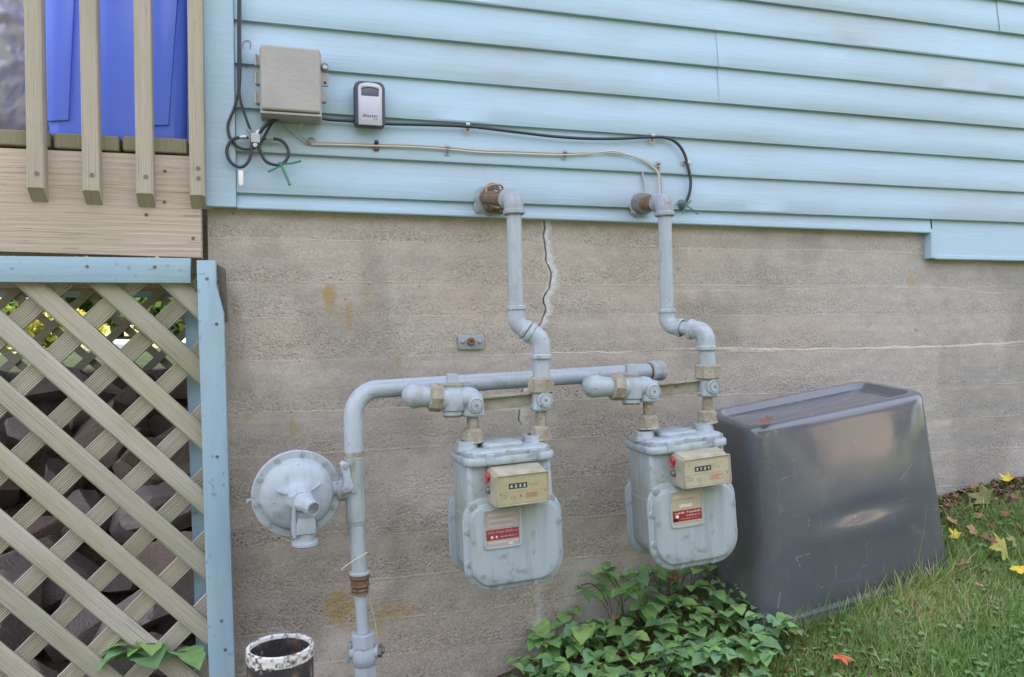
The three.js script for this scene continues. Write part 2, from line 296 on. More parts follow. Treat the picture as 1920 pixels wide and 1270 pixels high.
T.concrete = makeTex(2048, 1076, (u, v) => {
  const x = lerp(CX0, CX1, u), y = lerp(CY0, CY1, v);
  const wob = 0.012 * (fbm(x * 3, y * 3, 3, 701) - 0.5), yy = y + wob + 0.004 * (fbm(x * 14, y * 14, 2, 705) - 0.5);
  let bi = 0; while (bi < bands.length - 2 && yy < bands[bi + 1]) bi++;
  const top = bands[bi], bot = bands[bi + 1], t = clamp((top - yy) / (top - bot));   // 0 at the board's top edge, 1 at its foot
  const rough0 = fbm(x * 2.1 + bi * 7.3, yy * 9, 3, 711), right = smooth(1.0, 2.0, x);
  let coarse = clamp(0.18 + smooth(0.1, 0.95, t) * 0.8 * (rough0 + 0.1) + (fbm(x * 6, y * 12, 3, 717) - 0.5) * 1.1) * lerp(0.7, 0.45, right);
  coarse = clamp(coarse + smooth(0.75, 0.5, y) * 0.35 * (fbm(x * 3, y * 3, 3, 721)));
  const n1 = fbm(x * 260, y * 260, 2, 731), n2 = fbm(x * 28, y * 46, 4, 741), n3 = fbm(x * 2.3, y * 4.5, 4, 751), streak = fbm(x * 5, yy * 95, 3, 761);
  const w1 = worley(x * 260, y * 290, 771), w2 = worley(x * 150, y * 165, 781);
  let c = mix3(S(152, 144, 134), S(174, 165, 152), clamp(0.15 + n3 * 0.8));
  c = mix3(c, S(166, 163, 160), right * 0.55); c = mix3(c, S(184, 174, 160), clamp((1 - t) * 0.5 - 0.1) * (1 - coarse) * 0.8);
  c = mul3(c, 0.86 + 0.22 * n2 + 0.26 * (n1 - 0.5) + 0.13 * (streak - 0.5) * (1 - coarse));
  let h = 0.5 + 0.1 * (n2 - 0.5) + 0.10 * (n1 - 0.5) + 0.14 * (streak - 0.5) * (1 - coarse);
  // grains
  const g1 = (1 - smooth(0.2, 0.62, w1[0])), g2 = 1 - smooth(0.2, 0.55, w2[0]);
  if (coarse > 0.12) {
    const k = coarse * g1; if (w1[1] > 0.62) { c = mix3(c, S(210, 200, 184), k * 0.5); h += k * 0.2; } else if (w1[1] < 0.40) { c = mix3(c, S(110, 101, 90), k * 0.55); h -= k * 0.3; } else c = mix3(c, S(160, 138, 120), k * 0.3);
    if (w2[1] > 0.8) { c = mix3(c, S(124, 120, 116), coarse * g2 * 0.5); h += coarse * g2 * 0.25; } else if (w2[1] < 0.13) { c = mix3(c, S(92, 87, 80), coarse * g2 * 0.55); h -= coarse * g2 * 0.5; }
  } else if (w1[1] > 0.95) { c = mix3(c, S(206, 198, 186), g1 * 0.5); } else if (w2[1] < 0.004) { c = mix3(c, S(100, 94, 86), g2 * 0.6); h -= g2 * 0.4; }
  // lips between form boards
  const e = Math.min(Math.abs(yy - top), Math.abs(yy - bot)), brk = smooth(0.42, 0.6, fbm(x * 7, bi * 3.1, 3, 791));
  if (e < 0.0035) { h += 0.25 * (1 - e / 0.0035) * brk; c = mix3(c, S(206, 196, 180), 0.45 * (1 - e / 0.0035) * brk * (1 - coarse * 0.7)); }
  for (const [L, wd, amt] of [[wl1, 0.0036, 0.7], [wl2, 0.002, 0.22]]) {
    const ly = lineY(L, x); if (ly === null) continue; const nn = fbm(x * 40, y * 6, 3, 801), d = Math.abs(y - ly - 0.008 * (fbm(x * 12, 3, 3, 811) - 0.5)), w = wd * (0.25 + 1.6 * nn) * (0.4 + 0.6 * smooth(0.6, 1.3, x));
    if (d < w) { c = mix3(c, S(226, 216, 202), amt * (0.85 - 0.4 * d / w) * smooth(0.3, 0.6, fbm(x * 5, y * 3, 3, 803) + 0.12 * amt)); h += 0.3 * amt * (1 - d / w); }
  }
  for (const [sx, sy, sw, sh, k] of stains) { const dx = (x - sx) / sw, dy = (y - sy) / sh, d = dx * dx + dy * dy; if (d < 4) { const m = clamp(1.15 - d * 0.75 + (fbm(x * 60, y * 60, 3, 821) - 0.5) * 1.6) * k; c = mix3(c, S(160, 136, 62), clamp(m) * 0.6 * (0.5 + n1)); } }
  for (const [sx, sy, sw, sh] of pink) { const dx = (x - sx) / sw, dy = (y - sy) / sh, d = dx * dx + dy * dy; if (d < 3) c = mix3(c, S(184, 158, 142), clamp(1 - d / 3) * 0.3 * fbm(x * 20, y * 20, 3, 831)); }
  // smeared patching mortar along the crack
  const cd = x - crackX(y) - 0.008; if (Math.abs(cd) < 0.05 && y < 1.24) { const on = Math.max(smooth(0.9, 0.95, y), 0.8 * smooth(0.08, 0.03, Math.abs(y - 0.72)), 0.55 * smooth(0.3, 0.2, y)), m = clamp(1.1 - Math.abs(cd) / (0.008 + 0.016 * fbm(y * 30, 7, 2, 841)) + (fbm(x * 110, y * 80, 2, 851) - 0.5) * 0.8) * on; c = mix3(c, mul3(S(196, 195, 195), 0.84 + 0.3 * n1), clamp(m) * 0.9); h += 0.12 * clamp(m); }
  // trowelled lighter patches low on the wall
  const low = smooth(0.75, 0.45, y) * smooth(0.52, 0.66, fbm(x * 3.2, y * 3.6, 4, 861)); c = mix3(c, mul3(S(200, 194, 186), 0.85 + 0.3 * n1), low * 0.6);
  const dk = smooth(0.56, 0.70, fbm(x * 4.2 + 9, y * 2.2, 4, 871)); c = mix3(c, mul3(c, 0.82), dk);
  return [...c, h];
}, { wrap: false });
M.concrete = new THREE.MeshPhysicalMaterial({ map: T.concrete.map, bumpMap: T.concrete.bump, bumpScale: 0.0036, roughness: 0.95 });


// ------------------------------------------------------------------ ground
{
  const xs = [], zs = [];
  for (let x = -60; x < -4; x += 4) xs.push(x); for (let x = -4; x < 3.4; x += 0.05) xs.push(x); for (let x = 3.4; x <= 60; x += 3) xs.push(x);
  for (let z = -60; z < -6; z += 4) zs.push(z); for (let z = -6; z < 2.6; z += 0.05) zs.push(z); for (let z = 2.6; z <= 60; z += 3) zs.push(z);
  const pos = [], col = [], idx = [], uv = [];
  for (const z of zs) for (const x of xs) {
    pos.push(x, gh(x, z), z); uv.push(x, z);
    const n = fbm(x * 5, z * 5, 4, 905), soil = S(92, 78, 62), lawn = S(104, 124, 62), dry = S(146, 136, 92);
    let lawnAmt = z < -2.75 ? 1 : z < 0 ? 0 : smooth(0.55, 1.0, x + (n - 0.5) * 0.6);
    if (z > 1.5) lawnAmt = 1;
    const c = mix3(soil, mix3(lawn, dry, clamp((n - 0.4) * 2)), lawnAmt); col.push(...c);
  }
  const w = xs.length; for (let j = 0; j + 1 < zs.length; j++) for (let i = 0; i + 1 < w; i++) { const a = j * w + i; idx.push(a, a + w, a + 1, a + 1, a + w, a + w + 1); }
  const g = new THREE.BufferGeometry(); g.setAttribute('position', new THREE.Float32BufferAttribute(pos, 3)); g.setAttribute('uv', new THREE.Float32BufferAttribute(uv, 2)); g.setAttribute('color', new THREE.Float32BufferAttribute(col, 3)); g.setIndex(idx); g.computeVertexNormals();
  const m = texMat(T.soil, 0.6, 0.6, 0.012, 1, { vertexColors: true });
  const o = mesh('ground', g, m, scene, true); o.userData = { kind: 'structure', label: 'sloping ground of soil and lawn along the foundation', category: 'ground' };
}

// ------------------------------------------------------------------ house
const house = thing('house', 'house wall of light blue lap siding above a rough poured concrete foundation', 'house');
{ // foundation sheet with an open crack
  const cols = [], x0 = crackPts[0].x; for (let x = X0; x < CX1; x += 0.012) if (Math.abs(x - x0) > 0.008) cols.push(x);
  cols.push(x0 - 0.004, x0 - 0.0022, x0 - 0.0008, x0 + 0.0008, x0 + 0.0022, x0 + 0.004, CX1); cols.sort((a, b) => a - b);
  const rows = []; for (let y = CY0; y <= 1.2401; y += 0.01) rows.push(y);
  const pos = [], uv = [], idx = [], w = cols.length;
  for (const y of rows) for (const s of cols) {
    const x = s === X0 || s === CX1 ? s : s + (crackX(y) - x0) * Math.exp(-Math.pow((s - x0) / 0.2, 2)), d = Math.abs(s - x0);
    let z = -0.012 + 0.006 * (fbm(x * 4, y * 6, 3, 921) - 0.5) + 0.003 * (fbm(x * 30, y * 40, 2, 931) - 0.5);
    if (d < 0.0015) z -= 0.03 * crackOpen(y) * clamp(0.35 + fbm(y * 50, 2, 2, 941));
    pos.push(x, y, z); uv.push((x - CX0) / (CX1 - CX0), (y - CY0) / (CY1 - CY0));
  }
  for (let j = 0; j + 1 < rows.length; j++) for (let i = 0; i + 1 < w; i++) { const a = j * w + i; idx.push(a, a + 1, a + w + 1, a, a + w + 1, a + w); }
  const g = new THREE.BufferGeometry(); g.setAttribute('position', new THREE.Float32BufferAttribute(pos, 3)); g.setAttribute('uv', new THREE.Float32BufferAttribute(uv, 2)); g.setIndex(idx); g.computeVertexNormals();
  mesh('foundation', g, M.concrete, house, true).userData.label = 'board-marked poured concrete foundation with a patched crack';
  mesh('foundation_core', [boxG(X0 + 0.0005, 9, -0.6, 1.236, -7, -0.055), boxG(X0 + 0.0005, X0 + 0.01, -0.6, 1.23, -0.055, -0.02)], plain(S(150, 144, 135), 0.95), house);
  mesh('wall_body', [boxG(X0 + 0.006, 9, 1.2365, 4.9, -7, -0.002), boxG(X0, 9, 2.68, 4.88, -0.01, 0.013)], M.siding, house);
  const gable = [[-7.5, 4.9], [0.35, 4.9], [0.35, 5.0], [-3.5, 6.8], [-7.5, 5.0]];
  mesh('roof', beamG(gable.map(([z, y]) => [y, z]), 9.8).translate(X0 - 0.4, 0, 0), M.roof, house);
}
const YS = [0, 0.963, 1.969, 2.993, 3.992, 5, 5.95, 6.95, 7.95, 8.95, 9.95, 10.95, 11.95, 12.95, 13.95].map((k) => E0 + k * EX);
function board(name, xa, xb, prof, seed, proud = 0) { // prof(x): [[y, z], ...] from the hidden foot to the tucked-in head
  const n = Math.max(2, Math.round((xb - xa) / 0.035)), pos = [], idx = []; let w = 0;
  for (let i = 0; i <= n; i++) {
    const x = lerp(xa, xb, i / n), p = prof(x); w = p.length;
    p.forEach(([y, z], k) => pos.push(x, y + 0.0012 * (fbm(x * 1.3, seed, 2, 951) - 0.5), z + proud + (k > 0 && k < w - 1 ? 0.0022 * (fbm(x * 2.2, seed + k * 0.25, 2, 961) - 0.5) : 0)));
  }
  for (let i = 0; i < n; i++) for (let k = 0; k + 1 < w; k++) { const a = i * w + k, b = a + w; idx.push(a, b, b + 1, a, b + 1, a + 1); }
  const g = new THREE.BufferGeometry(); g.setAttribute('position', new THREE.Float32BufferAttribute(pos, 3)); g.setIndex(idx); g.computeVertexNormals();
  return mesh(name, toCreasedNormals(g, 0.5), M.siding, house);
}
const XA = at(443, 388, 0.02).x + 0.001, XB = 2.75, XS = 1.955;
const lap = (y0, y1) => [[y0 + 0.006, 0.001], [y0 + 0.001, 0.004], [y0, 0.0075], [y0 + 0.0005, 0.0155], [y0 + 0.0045, 0.0168], [lerp(y0, y1, 0.5), 0.0105], [y1 + 0.004, 0.0036], [y1 + 0.007, 0.001]];
const seams = { 0: [at(909, 340).x], 3: [at(1343, 150).x], 4: [at(1341, 90).x], 6: [at(1866, 10).x], 7: [0.7], 2: [], 1: [] };
for (let k = 0; k + 1 < YS.length; k++) {
  const cuts = [XA, ...(seams[k] || []), XB];
  for (let i = 0; i + 1 < cuts.length; i++) board('siding_board', cuts[i] + (i ? 0 : 0), cuts[i + 1] + (i + 2 < cuts.length ? 0.02 : 0), () => lap(YS[k], YS[k + 1]), k * 3.7 + i * 11, i % 2 ? 0.0014 : 0);
}
const starter = (yb, ya = E0) => [[yb + 0.004, -0.02], [yb, -0.002], [yb, 0.0135], [yb + 0.003, 0.0152], [yb + 0.012, 0.0145], [yb + 0.0145, 0.0085], [lerp(yb, ya, 0.7), 0.007], [ya + 0.007, 0.0025]];
board('starter_board', XA, XS + 0.004, (x) => starter(1.2125 - 0.0055 * (x / 1.95)), 201);
board('starter_board', XS + 0.012, XB, () => starter(1.1265), 211);
mesh('end_channel', [boxG(XS - 0.004, XS + 0.0125, 1.128, 1.2075, -0.012, 0.0195, 0.003)], M.siding, house);
{ // corner board
  const a = at(385, 388, 0.022), b = at(443, 388, 0.022);
  mesh('corner_board', [boxG(a.x, b.x, 1.214, 4.9, 0.0, 0.022, 0.003), boxG(a.x - 0.004, a.x + 0.012, 1.21, 4.9, -0.12, 0.010, 0.002)], M.siding, house);
}
// ------------------------------------------------------------------ deck
const deck = thing('deck', 'weathered wooden deck with square balusters and a pale rim joist', 'deck');
{
  const t0 = at(0, 277, 0.03), t1 = at(375, 293, 0.03), b0 = at(0, 472, 0.03), b1 = at(375, 484, 0.03);
  const ext = (p, q, x) => lerp(p.y, q.y, (x - p.x) / (q.x - p.x));
  const xl = -1.7, xr = t1.x;
  const g = extr([[xl, ext(b0, b1, xl)], [xr, b1.y], [xr, t1.y], [xl, ext(t0, t1, xl)]], 0.038, 0.003); g.translate(0, 0, -0.008);
  mesh('rim_joist', g, M.joist, deck).userData.label = 'pale wide rim joist with knots and green tinge';
  const yT = 1.3295;
  for (const z of [-0.62, -1.22, -1.82, -2.42]) mesh('joist', boxG(xl, -0.165, yT - 0.19, yT - 0.002, z - 0.019, z + 0.019, 0.003), M.joist, deck);
  // decking laid front to back, butt ends showing above the rim
  const edges = [354, 226, 96, -34].map((p) => at(p, 272, 0.033).x); while (edges[edges.length - 1] > -1.7) edges.push(edges[edges.length - 1] - 0.148);
  const deckMat = texMat(T.baluster, 1.1, 0.13, 0.001, 0.9, { color: new THREE.Color().setRGB(0.62, 0.64, 0.52) });
  for (let i = 0; i + 1 < edges.length; i++) {
    const g2 = boxG(0, 2.5, 0, edges[i] - edges[i + 1] - 0.007, 0, 0.034, 0.004); boxUV(g2, i * 0.37, i * 0.05); // length along local x, then turned to run back
    g2.applyMatrix4(new THREE.Matrix4().makeBasis(V(0, 0, -1), V(1, 0, 0), V(0, -1, 0)).setPosition(V(edges[i + 1] + 0.0035, yT + 0.036 - (i % 2) * 0.0015, 0.033 - (i % 3) * 0.002)));
    mesh('deck_board', g2, deckMat, deck, true);
  }
  const bal = [[50, 82, 355, 378], [154, 186, 361, 383], [255, 287, 367, 388], [356, 384, 369, 391]];
  bal.forEach(([xa, xb, yf, yb], i) => {
    const a = at(xa, yb, 0.067), b = at(xb, yb, 0.067), w = b.x - a.x, top = 2.35, yBot = at(xa, yb - 2, 0.05).y, len = top - yBot, cut = 0.026;
    const sh = beamG([[0, 0], [0.003, -0.0], [w - 0.003, 0], [w, 0.003], [w, 0.034], [w - 0.004, 0.0365], [0.004, 0.0365], [0, 0.034]], len);
    const p = sh.attributes.position; for (let k = 0; k < p.count; k++) if (p.getX(k) < 0.001) p.setX(k, cut * clamp(p.getZ(k) / 0.0365));
    sh.computeVertexNormals(); const g3 = toCreasedNormals(sh, 0.5); boxUV(g3, i * 0.31, i * 0.047);
    g3.applyMatrix4(new THREE.Matrix4().makeBasis(V(0, 1, 0), V(-1, 0, 0), V(0, 0, 1)).setPosition(V(b.x, yBot, 0.0302)));
    const m = mesh('baluster', g3, M.baluster, deck, true);
    const sc = [at((xa + xb) / 2 + 2, 325 + i * 3, 0.0675)]; if (i === 3) sc.push(at((xa + xb) / 2 + 1, 315, 0.0675));
    for (const q of sc) mesh('screw', latheG(q, q.clone().add(OUT), [[0, 0.0005], [0.0016, 0.0005], [0.002, 0.0012], [0.0042, 0.0014], [0.0046, 0]], 10), M.screw, m);
  });
  for (const [px, py] of [[309, 321], [308, 379], [362, 447], [274, 403]]) { const q = at(px, py, 0.0302); mesh('screw', latheG(q, q.clone().add(OUT), [[0, 0.0004], [0.002, 0.0004], [0.0036, 0.0012], [0.004, 0]], 10), M.darkRust, deck); }
  mesh('handrail', boxG(xl, -0.16, 2.35, 2.39, -0.02, 0.12, 0.004), M.baluster, deck);
}
{ // blue storage bin standing on the deck
  const bin = thing('storage_bin', 'tall blue plastic storage bin standing behind the deck balusters', 'storage bin');
  const x0 = at(80, 250, -0.06).x, x1 = at(353, 250, -0.06).x, cx = (x0 + x1) / 2, y0 = 1.367, W = x1 - x0, Dp = 0.27, cz = -0.06 - Dp / 2;
  const ring = (y, gx, gz, r) => { const a = []; const hw = W / 2 + gx, hd = Dp / 2 + gz; for (const [sx, sz, t0] of [[1, 1, 0], [-1, 1, 90], [-1, -1, 180], [1, -1, 270]]) for (let k = 0; k <= 6; k++) { const t = (t0 + 15 * k) * D2R; a.push(V(cx + sx * (hw - r) + r * Math.cos(t), y, cz + sz * (hd - r) + r * Math.sin(t))); } return a.reverse(); };
  const rings = [ring(y0, -0.02, -0.015, 0.02), ring(y0 + 0.006, -0.012, -0.006, 0.026), ring(y0 + 0.02, -0.006, 0, 0.03), ring(y0 + 0.3, 0.0, 0.004, 0.03), ring(y0 + 0.56, 0.006, 0.01, 0.03), ring(y0 + 0.58, 0.03, 0.03, 0.04), ring(y0 + 0.6, 0.032, 0.032, 0.04)];
  const blue = new THREE.MeshPhysicalMaterial({ color: new THREE.Color().setRGB(...S(108, 136, 248)), roughness: 0.32, clearcoat: 0.2, clearcoatRoughness: 0.3 });
  mesh('tub_body', loftG(rings, true, false), blue, bin);
  for (const [a, b, c, d] of [[88, 140, 128, 227], [262, 333, 316, 236]]) { // raised panels on the front wall
    const p0 = at(a, d, -0.053), p1 = at(c, d - 2, -0.053), p2 = at(b, 0, -0.053), top = y0 + 0.52, s = (p2.x - p1.x) / (p2.y - p1.y);
    const g = extr([[p0.x, p0.y], [p1.x, p1.y], [p1.x + s * (top - p1.y), top], [p0.x, top]], 0.014, 0.004); g.rotateX(0.014); g.translate(0, 0, -0.0665 - 0.0195); mesh('raised_panel', g, blue, bin);
  }
  mesh('lid', boxG(x0 - 0.035, x1 + 0.035, y0 + 0.6, y0 + 0.63, cz - 0.17, cz + 0.17, 0.012), blue, bin);
}
{ // crumpled clear plastic sheeting beside the bin
  const g0 = new THREE.IcosahedronGeometry(1, 40), g = mergeVertices((g0.deleteAttribute('uv'), g0.deleteAttribute('normal'), g0)), p = g.attributes.position, c = V(-0.635, 1.64, -0.2);
  for (let i = 0; i < p.count; i++) {
    const v = V(p.getX(i), p.getY(i), p.getZ(i)), a = Math.atan2(v.x, v.z), n1 = Math.abs(fbm(a * 2.2 + v.y * 1.5 + 9, v.y * 3, 4, 1001) - 0.5), n2 = Math.abs(fbm(a * 5 + 40 - v.y * 4, v.y * 8, 3, 1011) - 0.5), n3 = fbm(a * 1.2 + 20, v.y * 1.4, 2, 1021);
    const k = 0.86 + 0.42 * n1 + 0.22 * n2 + 0.2 * (n3 - 0.5); p.setXYZ(i, c.x + v.x * k * 0.205, Math.max(1.369, c.y + v.y * (0.28 + 0.05 * n3)), c.z + v.z * k * 0.17);
  }
  g.computeVertexNormals();
  solo('plastic_sheeting', g, new THREE.MeshPhysicalMaterial({ color: new THREE.Color().setRGB(...S(182, 178, 186)), roughness: 0.22, transmission: 0.35, thickness: 0, clearcoat: 0.6 }), 'crumpled bundle of grey clear plastic sheeting on the deck beside the blue bin', 'plastic sheeting');
}
// ------------------------------------------------------------------ lattice skirt
const skirt = thing('lattice_skirt', 'diagonal wooden lattice skirting framed by blue painted boards under the deck rim', 'lattice skirt');
{
  const a0 = at(0, 482, 0.06), a1 = at(357, 484, 0.06), c0 = at(0, 531, 0.06), c1 = at(357, 531, 0.06), xl = -1.7;
  const g = extr([[xl, c0.y], [c1.x, c1.y], [a1.x, a1.y], [xl, a0.y - 0.002]], 0.018, 0.002); g.translate(0, 0, 0.042);
  const tb = mesh('top_board', g, M.trimH, skirt); tb.userData.label = 'blue painted horizontal board along the top of the lattice';
  const postPts = [[368, 488], [404, 488], [405, 534], [419, 588], [424, 760], [433, 1040], [441, 1290], [446, 1420], [398, 1420], [392, 1290], [384, 1040], [378, 820], [373, 660]].map(([x, y]) => { const p = at(x, y, 0.078); return [p.x, p.y]; }).reverse();
  const gp = extr(postPts, 0.034, 0.0025); gp.translate(0, 0, 0.044);
  const post = mesh('post', gp, M.trim, skirt); post.userData.label = 'blue painted upright board with a broken top edge';
  const bp = [[345, 560], [392, 560], [404, 1290], [410, 1420], [376, 1420], [370, 1290], [360, 1000]].map(([x, y]) => { const p = at(x, y, -0.02); return [p.x, p.y]; }).reverse();
  const gb = extr(bp, 0.04, 0.003); gb.translate(0, 0, -0.058); mesh('back_post', gb, M.trim, skirt);
  const sp = [[404, 494], [422, 504], [427, 604], [421, 604], [416, 580]].map(([x, y]) => { const p = at(x, y, 0.04); return [p.x, p.y]; }).reverse();
  const gs = extr(sp, 0.02, 0.001); gs.translate(0, 0, 0.02); mesh('wood_shim', gs, texMat(T.baluster, 1.1, 0.13, 0.001, 0.9, { color: new THREE.Color().setRGB(0.3, 0.32, 0.32) }), skirt);
  for (const [px, py, mm, par, z] of [[163, 500, M.screw, tb, 0.06], [290, 501, M.darkRust, tb, 0.06], [388, 523, M.screw, post, 0.078], [406, 608, M.darkRust, post, 0.078], [407, 857, M.darkRust, post, 0.078], [422, 1219, M.darkRust, post, 0.078], [415, 1165, M.screw, post, 0.078]]) {
    const q = at(px, py, z + 0.0002); mesh('screw', latheG(q, q.clone().add(OUT), [[0, 0.0004], [0.0016, 0.0004], [0.0022, 0.0009], [0.0036, 0.001], [0.004, 0]], 12), mm, par);
  }
  // front slats run down to the right, back slats down to the left
  const profF = (w) => { const p = []; for (let k = 0; k <= 10; k++) { const t = k / 10, y = (t - 0.5) * w; p.push([y, 0.0045 + 0.0065 * Math.sqrt(Math.max(0, 1 - Math.pow(2 * t - 1, 4))) + (k === 2 || k === 8 ? -0.0012 : 0)]); } p.push([w / 2, 0], [-w / 2, 0]); return p.reverse(); };
  const profB = (w) => { const p = []; for (let k = 0; k <= 18; k++) { const t = k / 18, y = (t - 0.5) * w; p.push([y, k === 0 || k === 18 ? 0.0075 : k % 2 ? 0.011 : 0.0088]); } p.push([w / 2, 0], [-w / 2, 0]); return p.reverse(); };
  const zF = 0.0275, zB = 0.0145, r = rng(31);
  const slatMats = [0, 1, 2].map((i) => { const m = M.lattice.clone(); m.color = new THREE.Color().setRGB(...[[1, 1, 1], [0.84, 0.85, 0.8], [0.95, 0.93, 0.88]][i]); return m; });
  const addSlat = (A, B, prof, z, i) => {
    const a = at(A[0], A[1], z), b = at(B[0], B[1], z), len = a.distanceTo(b), g2 = beamG(prof, len); boxUV(g2, i * 0.43, i * 0.057);
    g2.applyMatrix4(frameM(a, b, OUT)); mesh('lattice_slat', g2, slatMats[i % 3], skirt, true);
  };
  let n = 0;
  for (let k = -2; k <= 11; k++) { // y at photo x = 0
    const y0 = 482 + 124.4 * k - 0, s = 0.892 - 0.014 * k; if (k > 7) continue;
    let xa = -140, ya = y0 + s * xa, xb = 399, yb = y0 + s * xb; if (ya < 492) { xa = (492 - y0) / s; ya = 492; } if (yb > 1330) { xb = (1330 - y0) / s; yb = 1330; }
    if (xb - xa > 12) addSlat([xa, ya], [xb, yb], profF(0.0425 + 0.002 * (r() - 0.5)), zF + 0.001 * (r() - 0.5), n++);
  }
  for (let k = -3; k <= 9; k++) { // y at photo x = 126
    const y1 = 646 + 125.5 * k, s = -(0.915 + 0.017 * k); let xa = -140, xb = 399; let ya = y1 + s * (xa - 126), yb = y1 + s * (xb - 126);
    if (ya > 1330) { xa = 126 + (1330 - y1) / s; ya = 1330; } if (yb < 492) { xb = 126 + (492 - y1) / s; yb = 492; }
    if (xb - xa > 12) addSlat([xa, ya], [xb, yb], profB(0.0405 + 0.002 * (r() - 0.5)), zB + 0.001 * (r() - 0.5), n++);
  }
}
{ // the lattice on the far side of the deck, seen against the yard
  const far = thing('lattice_screen', 'dark lattice on the far side of the deck seen through the front lattice', 'lattice skirt');
  const farMat = texMat(T.lattice, 1.1, 0.14, 0.0012, 0.9, {}), zf = -2.5, y0 = 0.62, y1 = 1.14, xl = -2.3, xr = 0.3, p = 0.166, w = 0.038; let n = 0;
  for (const s of [1, -1]) for (let c = xl - 0.6; c < xr + 0.6; c += p) {
    let a = V(c, y0, zf), b = V(c + s * (y1 - y0), y1, zf); if (Math.max(a.x, b.x) > X0 - 0.02) { const lim = X0 - 0.02; if (Math.min(a.x, b.x) > lim - 0.05) continue; const t = (lim - a.x) / (b.x - a.x), q = a.clone().lerp(b, t); if (b.x > lim) b = q; else a = q; }
    const g = boxG(0, a.distanceTo(b), -w / 2, w / 2, s > 0 ? 0.001 : -0.011, s > 0 ? 0.011 : -0.001); g.applyMatrix4(frameM(a, b, OUT)); boxUV(g); mesh('lattice_slat', g, farMat, far, true); n++;
  }
  mesh('top_board', boxG(xl, X0 - 0.02, 1.10, 1.17, -2.53, -2.513), M.trimH, far);
  mesh('rim_joist', boxG(xl, X0 - 0.02, 1.13, 1.327, -2.49, -2.455), M.joist, far);
}

// ------------------------------------------------------------------ gas meters
const up = (p, d) => p.clone().add(V(0, d, 0)), off = (p, x, y, z) => p.clone().add(V(x, y, z));
function boltHead(p, dir, r, h = 0.004, mat = M.bolt, parent) { const b = p.clone().addScaledVector(dir, h); return mesh('bolt', [hexG(p, b, r), cylG(p, p.clone().addScaledVector(dir, 0.0012), r * 1.3, r * 1.3, 14)], mat, parent); }
function coverShape(grow) { const w = 0.1135 + grow, y1 = 0.204 + grow; return rrect(-w, w, -grow, y1, [0.062 + grow, 0.062 + grow, 0.05 + grow, 0.05 + grow]); }
function indexFace(digits, redBox) {
  return canvasTex(384, 232, (c, w, h) => {
    c.fillStyle = redBox ? '#b3ab97' : '#a89e80'; c.fillRect(0, 0, w, h); const r = rng(redBox ? 5 : 6);
    for (let i = 0; i < 240; i++) { c.fillStyle = `rgba(${130 + r() * 60 | 0},${122 + r() * 52 | 0},${80 + r() * 60 | 0},0.12)`; c.beginPath(); c.ellipse(r() * w, r() * h, 6 + r() * 34, 4 + r() * 16, 0, 0, 7); c.fill(); }
    c.fillStyle = '#8d8570'; c.fillRect(0, 132, w, 4);
    c.fillStyle = '#26262a'; c.fillRect(84, 62, 140, 46);
    [...digits].forEach((d, i) => { c.fillStyle = '#3a3a3e'; c.fillRect(90 + i * 33, 66, 29, 38); c.fillStyle = '#e2e0d6'; c.font = 'bold 34px sans-serif'; c.fillText(d, 95 + i * 33, 98); });
    c.fillStyle = '#6f6858'; for (let i = 0; i < 4; i++) c.fillRect(240 + i * 17, 82, 9, 8);
    for (const [x, y] of [[44, 170], [112, 182], [20, 148], [360, 148]]) { c.strokeStyle = '#5b5648'; c.lineWidth = 3; c.beginPath(); c.arc(x, y, x === 20 || x === 360 ? 6 : 16, 0, 7); c.stroke(); c.beginPath(); c.moveTo(x, y); c.lineTo(x + 8, y + 6); c.stroke(); }
    if (redBox) { c.strokeStyle = '#a9503c'; c.lineWidth = 4; c.strokeRect(206, 152, 116, 44); c.fillStyle = '#a9503c'; for (let i = 0; i < 3; i++) c.fillRect(214, 160 + i * 12, 96 - i * 14, 5); }
    else { c.fillStyle = 'rgba(150,96,60,0.5)'; c.fillRect(210, 150, 90, 44); c.fillStyle = '#4d4838'; c.fillRect(166, 160, 8, 22); }
  });
}
